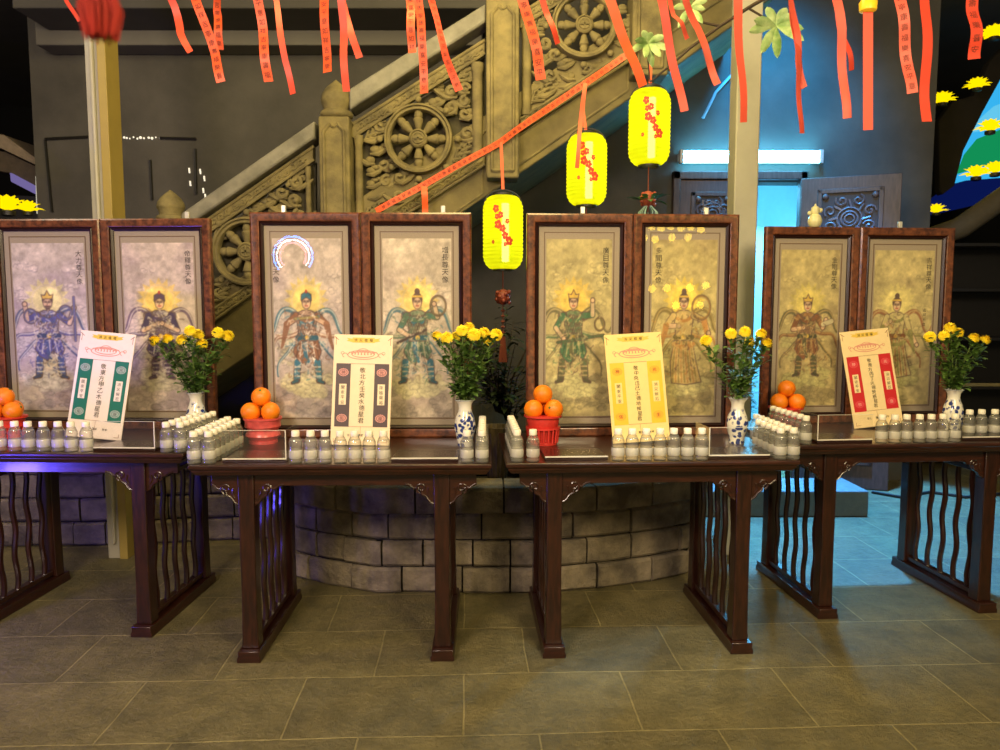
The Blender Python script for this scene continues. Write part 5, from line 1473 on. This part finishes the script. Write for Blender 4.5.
lotus(936, 213, YB - .35, .12, 'yellow lotus lamp lowest, just above the goddess painting frame')
struct(MB().tube([at(925, 240, 7.0), at(960, 228, 7.0), at(1000, 200, 7.0), at(1060, 160, 7.0)], .1, 10).build('trim_5', pbr('eave_brown', hexc('5c5446'), .7, noise=.2)))
# dark open cabinet behind the red table
cb = thing('display_cabinet', 'dark cabinet with glass shelves standing behind the goddess painting', 'cabinet', (at(1000, 400, 6.9).x, 6.9, 0))
w = 1.3
MB().box(-.75, .75, .4, .45, 0, 2.1).box(-.75, -.7, 0, .45, 0, 2.1).box(.7, .75, 0, .45, 0, 2.1).build('carcass', darkcab, cb, bevel=.005)
for z in (.1, .75, 1.2, 1.65, 2.06): MB().box(-.7, .7, 0, .4, z, z + .03).build('shelf', darkcab, cb, bevel=.003)
MB().box(-.7, .7, -.01, .0, .78, .81).build('front_rail', pbr('brass_rail', hexc('8a7a50'), .4), cb)
# cables on the floor
o = MB().tube([atz(872, 492, .012), atz(900, 497, .012), atz(930, 492, .012), atz(965, 497, .012), atz(1000, 494, .012), atz(1040, 500, .012)], .012, 8).build('floor_cable', black); tag(o, 'black cable lying across the blue lit floor by the wall', 'cable')

# ------------------------------------------------------------------ dark corner beyond the green tablet table
YL = 6.6
sb = thing('market_stall', 'dim wooden stall with slanting roof behind the blue guardian painting', 'stall', (at(8, 200, YL).x, YL, 0))
def lpoly(pts, y0, y1, nm, m): MB().prism([(at(x, y, YL).x, at(x, y, YL).z) for x, y in pts], y0, y1).build(nm, m, sb, world=True, bevel=.006)
lpoly([(-60, 120), (4, 135), (38, 160), (38, 166), (0, 148), (-60, 138)], YL, YL + .5, 'roof_edge', pbr('stall_roof', hexc('8a7a64'), .7, noise=.3))
lpoly([(-60, 140), (0, 150), (38, 168), (38, 190), (6, 172), (-60, 160)], YL + .06, YL + .4, 'fascia', pbr('stall_wood', hexc('4c4030'), .7, noise=.3))
lpoly([(8, 172), (38, 188), (38, 196), (9, 181)], YL + .02, YL + .06, 'lit_sign_edge', emis('violet_glow', hexc('9a8ad0'), .5))
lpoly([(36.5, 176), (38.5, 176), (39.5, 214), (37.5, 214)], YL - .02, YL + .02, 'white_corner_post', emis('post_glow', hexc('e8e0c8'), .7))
lpoly([(-60, 190), (36, 195), (36, 560), (-60, 560)], YL + .1, YL + .4, 'counter', darkcab)
lotus(8, 211, 5.6, .16, 'yellow lotus lamp behind the blue guardian painting frame')
lotus(28, 212, 5.75, .12, 'small yellow lotus lamp touching the pale post behind first frame')
# ------------------------------------------------------------------ lights
def area(name, loc, target, size, c, e, sy=None):
    l = bpy.data.lights.new(name, 'AREA'); l.energy = e; l.color = c; l.size = size
    if sy: l.shape = 'RECTANGLE'; l.size_y = sy
    o = bpy.data.objects.new(name, l); col.objects.link(o); o.location = loc
    o.rotation_euler = (Vector(target) - Vector(loc)).to_track_quat('-Z', 'Y').to_euler(); return o
WARM = (1.0, .80, .42)
area('hall_lamp', (-1.7, -.7, 3.1), (-1.2, 3.6, 1.1), .9, (1, .80, .64), 165)
area('hall_lamp', (1.6, -.7, 3.1), (1.2, 3.6, 1.1), .9, (1, .80, .44), 150)
area('hall_lamp', (0, 3.2, 3.9), (0, 5.2, 2.2), 1.2, (1, .80, .32), 85)
area('hall_lamp', (-3.4, 3.4, 3.8), (-2.6, 6.4, 1.8), .8, (1, .84, .6), 20)
def spot(name, loc, target, ang, c, e, r=.1, blend=.6):
    l = bpy.data.lights.new(name, 'SPOT'); l.energy = e; l.color = c; l.spot_size = R(ang); l.spot_blend = blend; l.shadow_soft_size = r
    o = bpy.data.objects.new(name, l); col.objects.link(o); o.location = loc
    o.rotation_euler = (Vector(target) - Vector(loc)).to_track_quat('-Z', 'Y').to_euler(); return o
spot('ceiling_spot', (.9, 2.0, 3.6), (.62, 3.3, 0), 22, (.85, .92, 1), 170, .05, .8)
area('doorway_light', (at(780, 200, 7.4).x, 7.4, 2.7), (at(780, 200, 7).x, 6.2, 0.6), .8, (.12, .6, 1.0), 230)
spot('yard_spot', (2.6, 5.6, 4.2), (2.5, 5.35, 0), 44, (.06, .34, 1.0), 4200, .08, .25)
spot('added_wall_wash', (2.0, 5.0, 4.3), (2.1, 6.45, 2.95), 75, (.01, .33, .85), 900, .2, .9)  # blue wash added to tint the wall, its source unseen
area('added_blue_glow', (-2.75, 2.6, .55), (-2.3, 3.3, .82), .16, (.12, .08, 1), 16)  # unseen blue light added to tint the table front
# neon rainbow and lamps behind the camera, seen only as reflections in the picture glass
def mirrored(px, py, t, src):
    """where a light must hang behind the viewer (depth src) to mirror in the glass of table t at px,py"""
    lx = t.loc(px, LYF, py); P = t.w(lx, LYF); P = at(px, py, P.y)
    d = (P - Vector((0, 0, CAMH))).normalized(); n = Vector((math.sin(t.yaw), -math.cos(t.yaw), 0))
    r = d - 2 * d.dot(n) * n; k = (src - P.y) / r.y
    return P + r * k
c = mirrored(293, 256, TP, -1.5)
nn = thing('neon_arch', 'blue white and pink neon arch that mirrors in the rainbow painting glass', 'neon sign', c)
for rr, cc, nm in ((.225, (.03, .2, 1, 1), 'blue_tube'), (.187, (1, 1, 1, 1), 'white_tube'), (.15, (1, .12, .22, 1), 'pink_tube')):
    MB().tube([(rr * math.cos(th), 0, rr * math.sin(th)) for th in [R(-35 + 260 * i / 30) for i in range(31)]], .009, 8).build(nm, emis(nm + '_glow', cc, {'blue_tube': 60, 'white_tube': 30, 'pink_tube': 36}[nm]), nn)

for r_, pys in enumerate(((228, [642, 652, 661, 671, 681, 691, 701]), (238, [644, 655, 672, 688]), (287, [652, 667, 690, 706]), (305, [676, 700]))):
    cs = [mirrored(x, pys[0] + random.uniform(-2, 2), TYW, -1.2) for x in pys[1]]
    ls = thing('lamp_string', f'string of yellow globe lamps, {ORD[r_]} down, mirrored in the golden gowned goddess painting', 'lamp string', cs[0])
    MB().tube([c - cs[0] + Vector((0, 0, .06)) for c in cs], .004, 5).build('string_wire', black, ls)
    for c in cs: MB().ball(c - cs[0], .045, 12, 8).build('globe', emis('globe_glow', hexc('ffd840'), 15), ls)
w_ = bpy.data.worlds.new('night'); SC.world = w_; w_.use_nodes = True
bg = w_.node_tree.nodes['Background']; bg.inputs[0].default_value = (.5, .42, .28, 1); bg.inputs[1].default_value = .45
vs_ = SC.view_settings; SC.display_settings.display_device = 'sRGB'; vs_.view_transform = 'Standard'; vs_.look = 'None'; vs_.gamma = 1; vs_.exposure = 0; vs_.use_curve_mapping = False
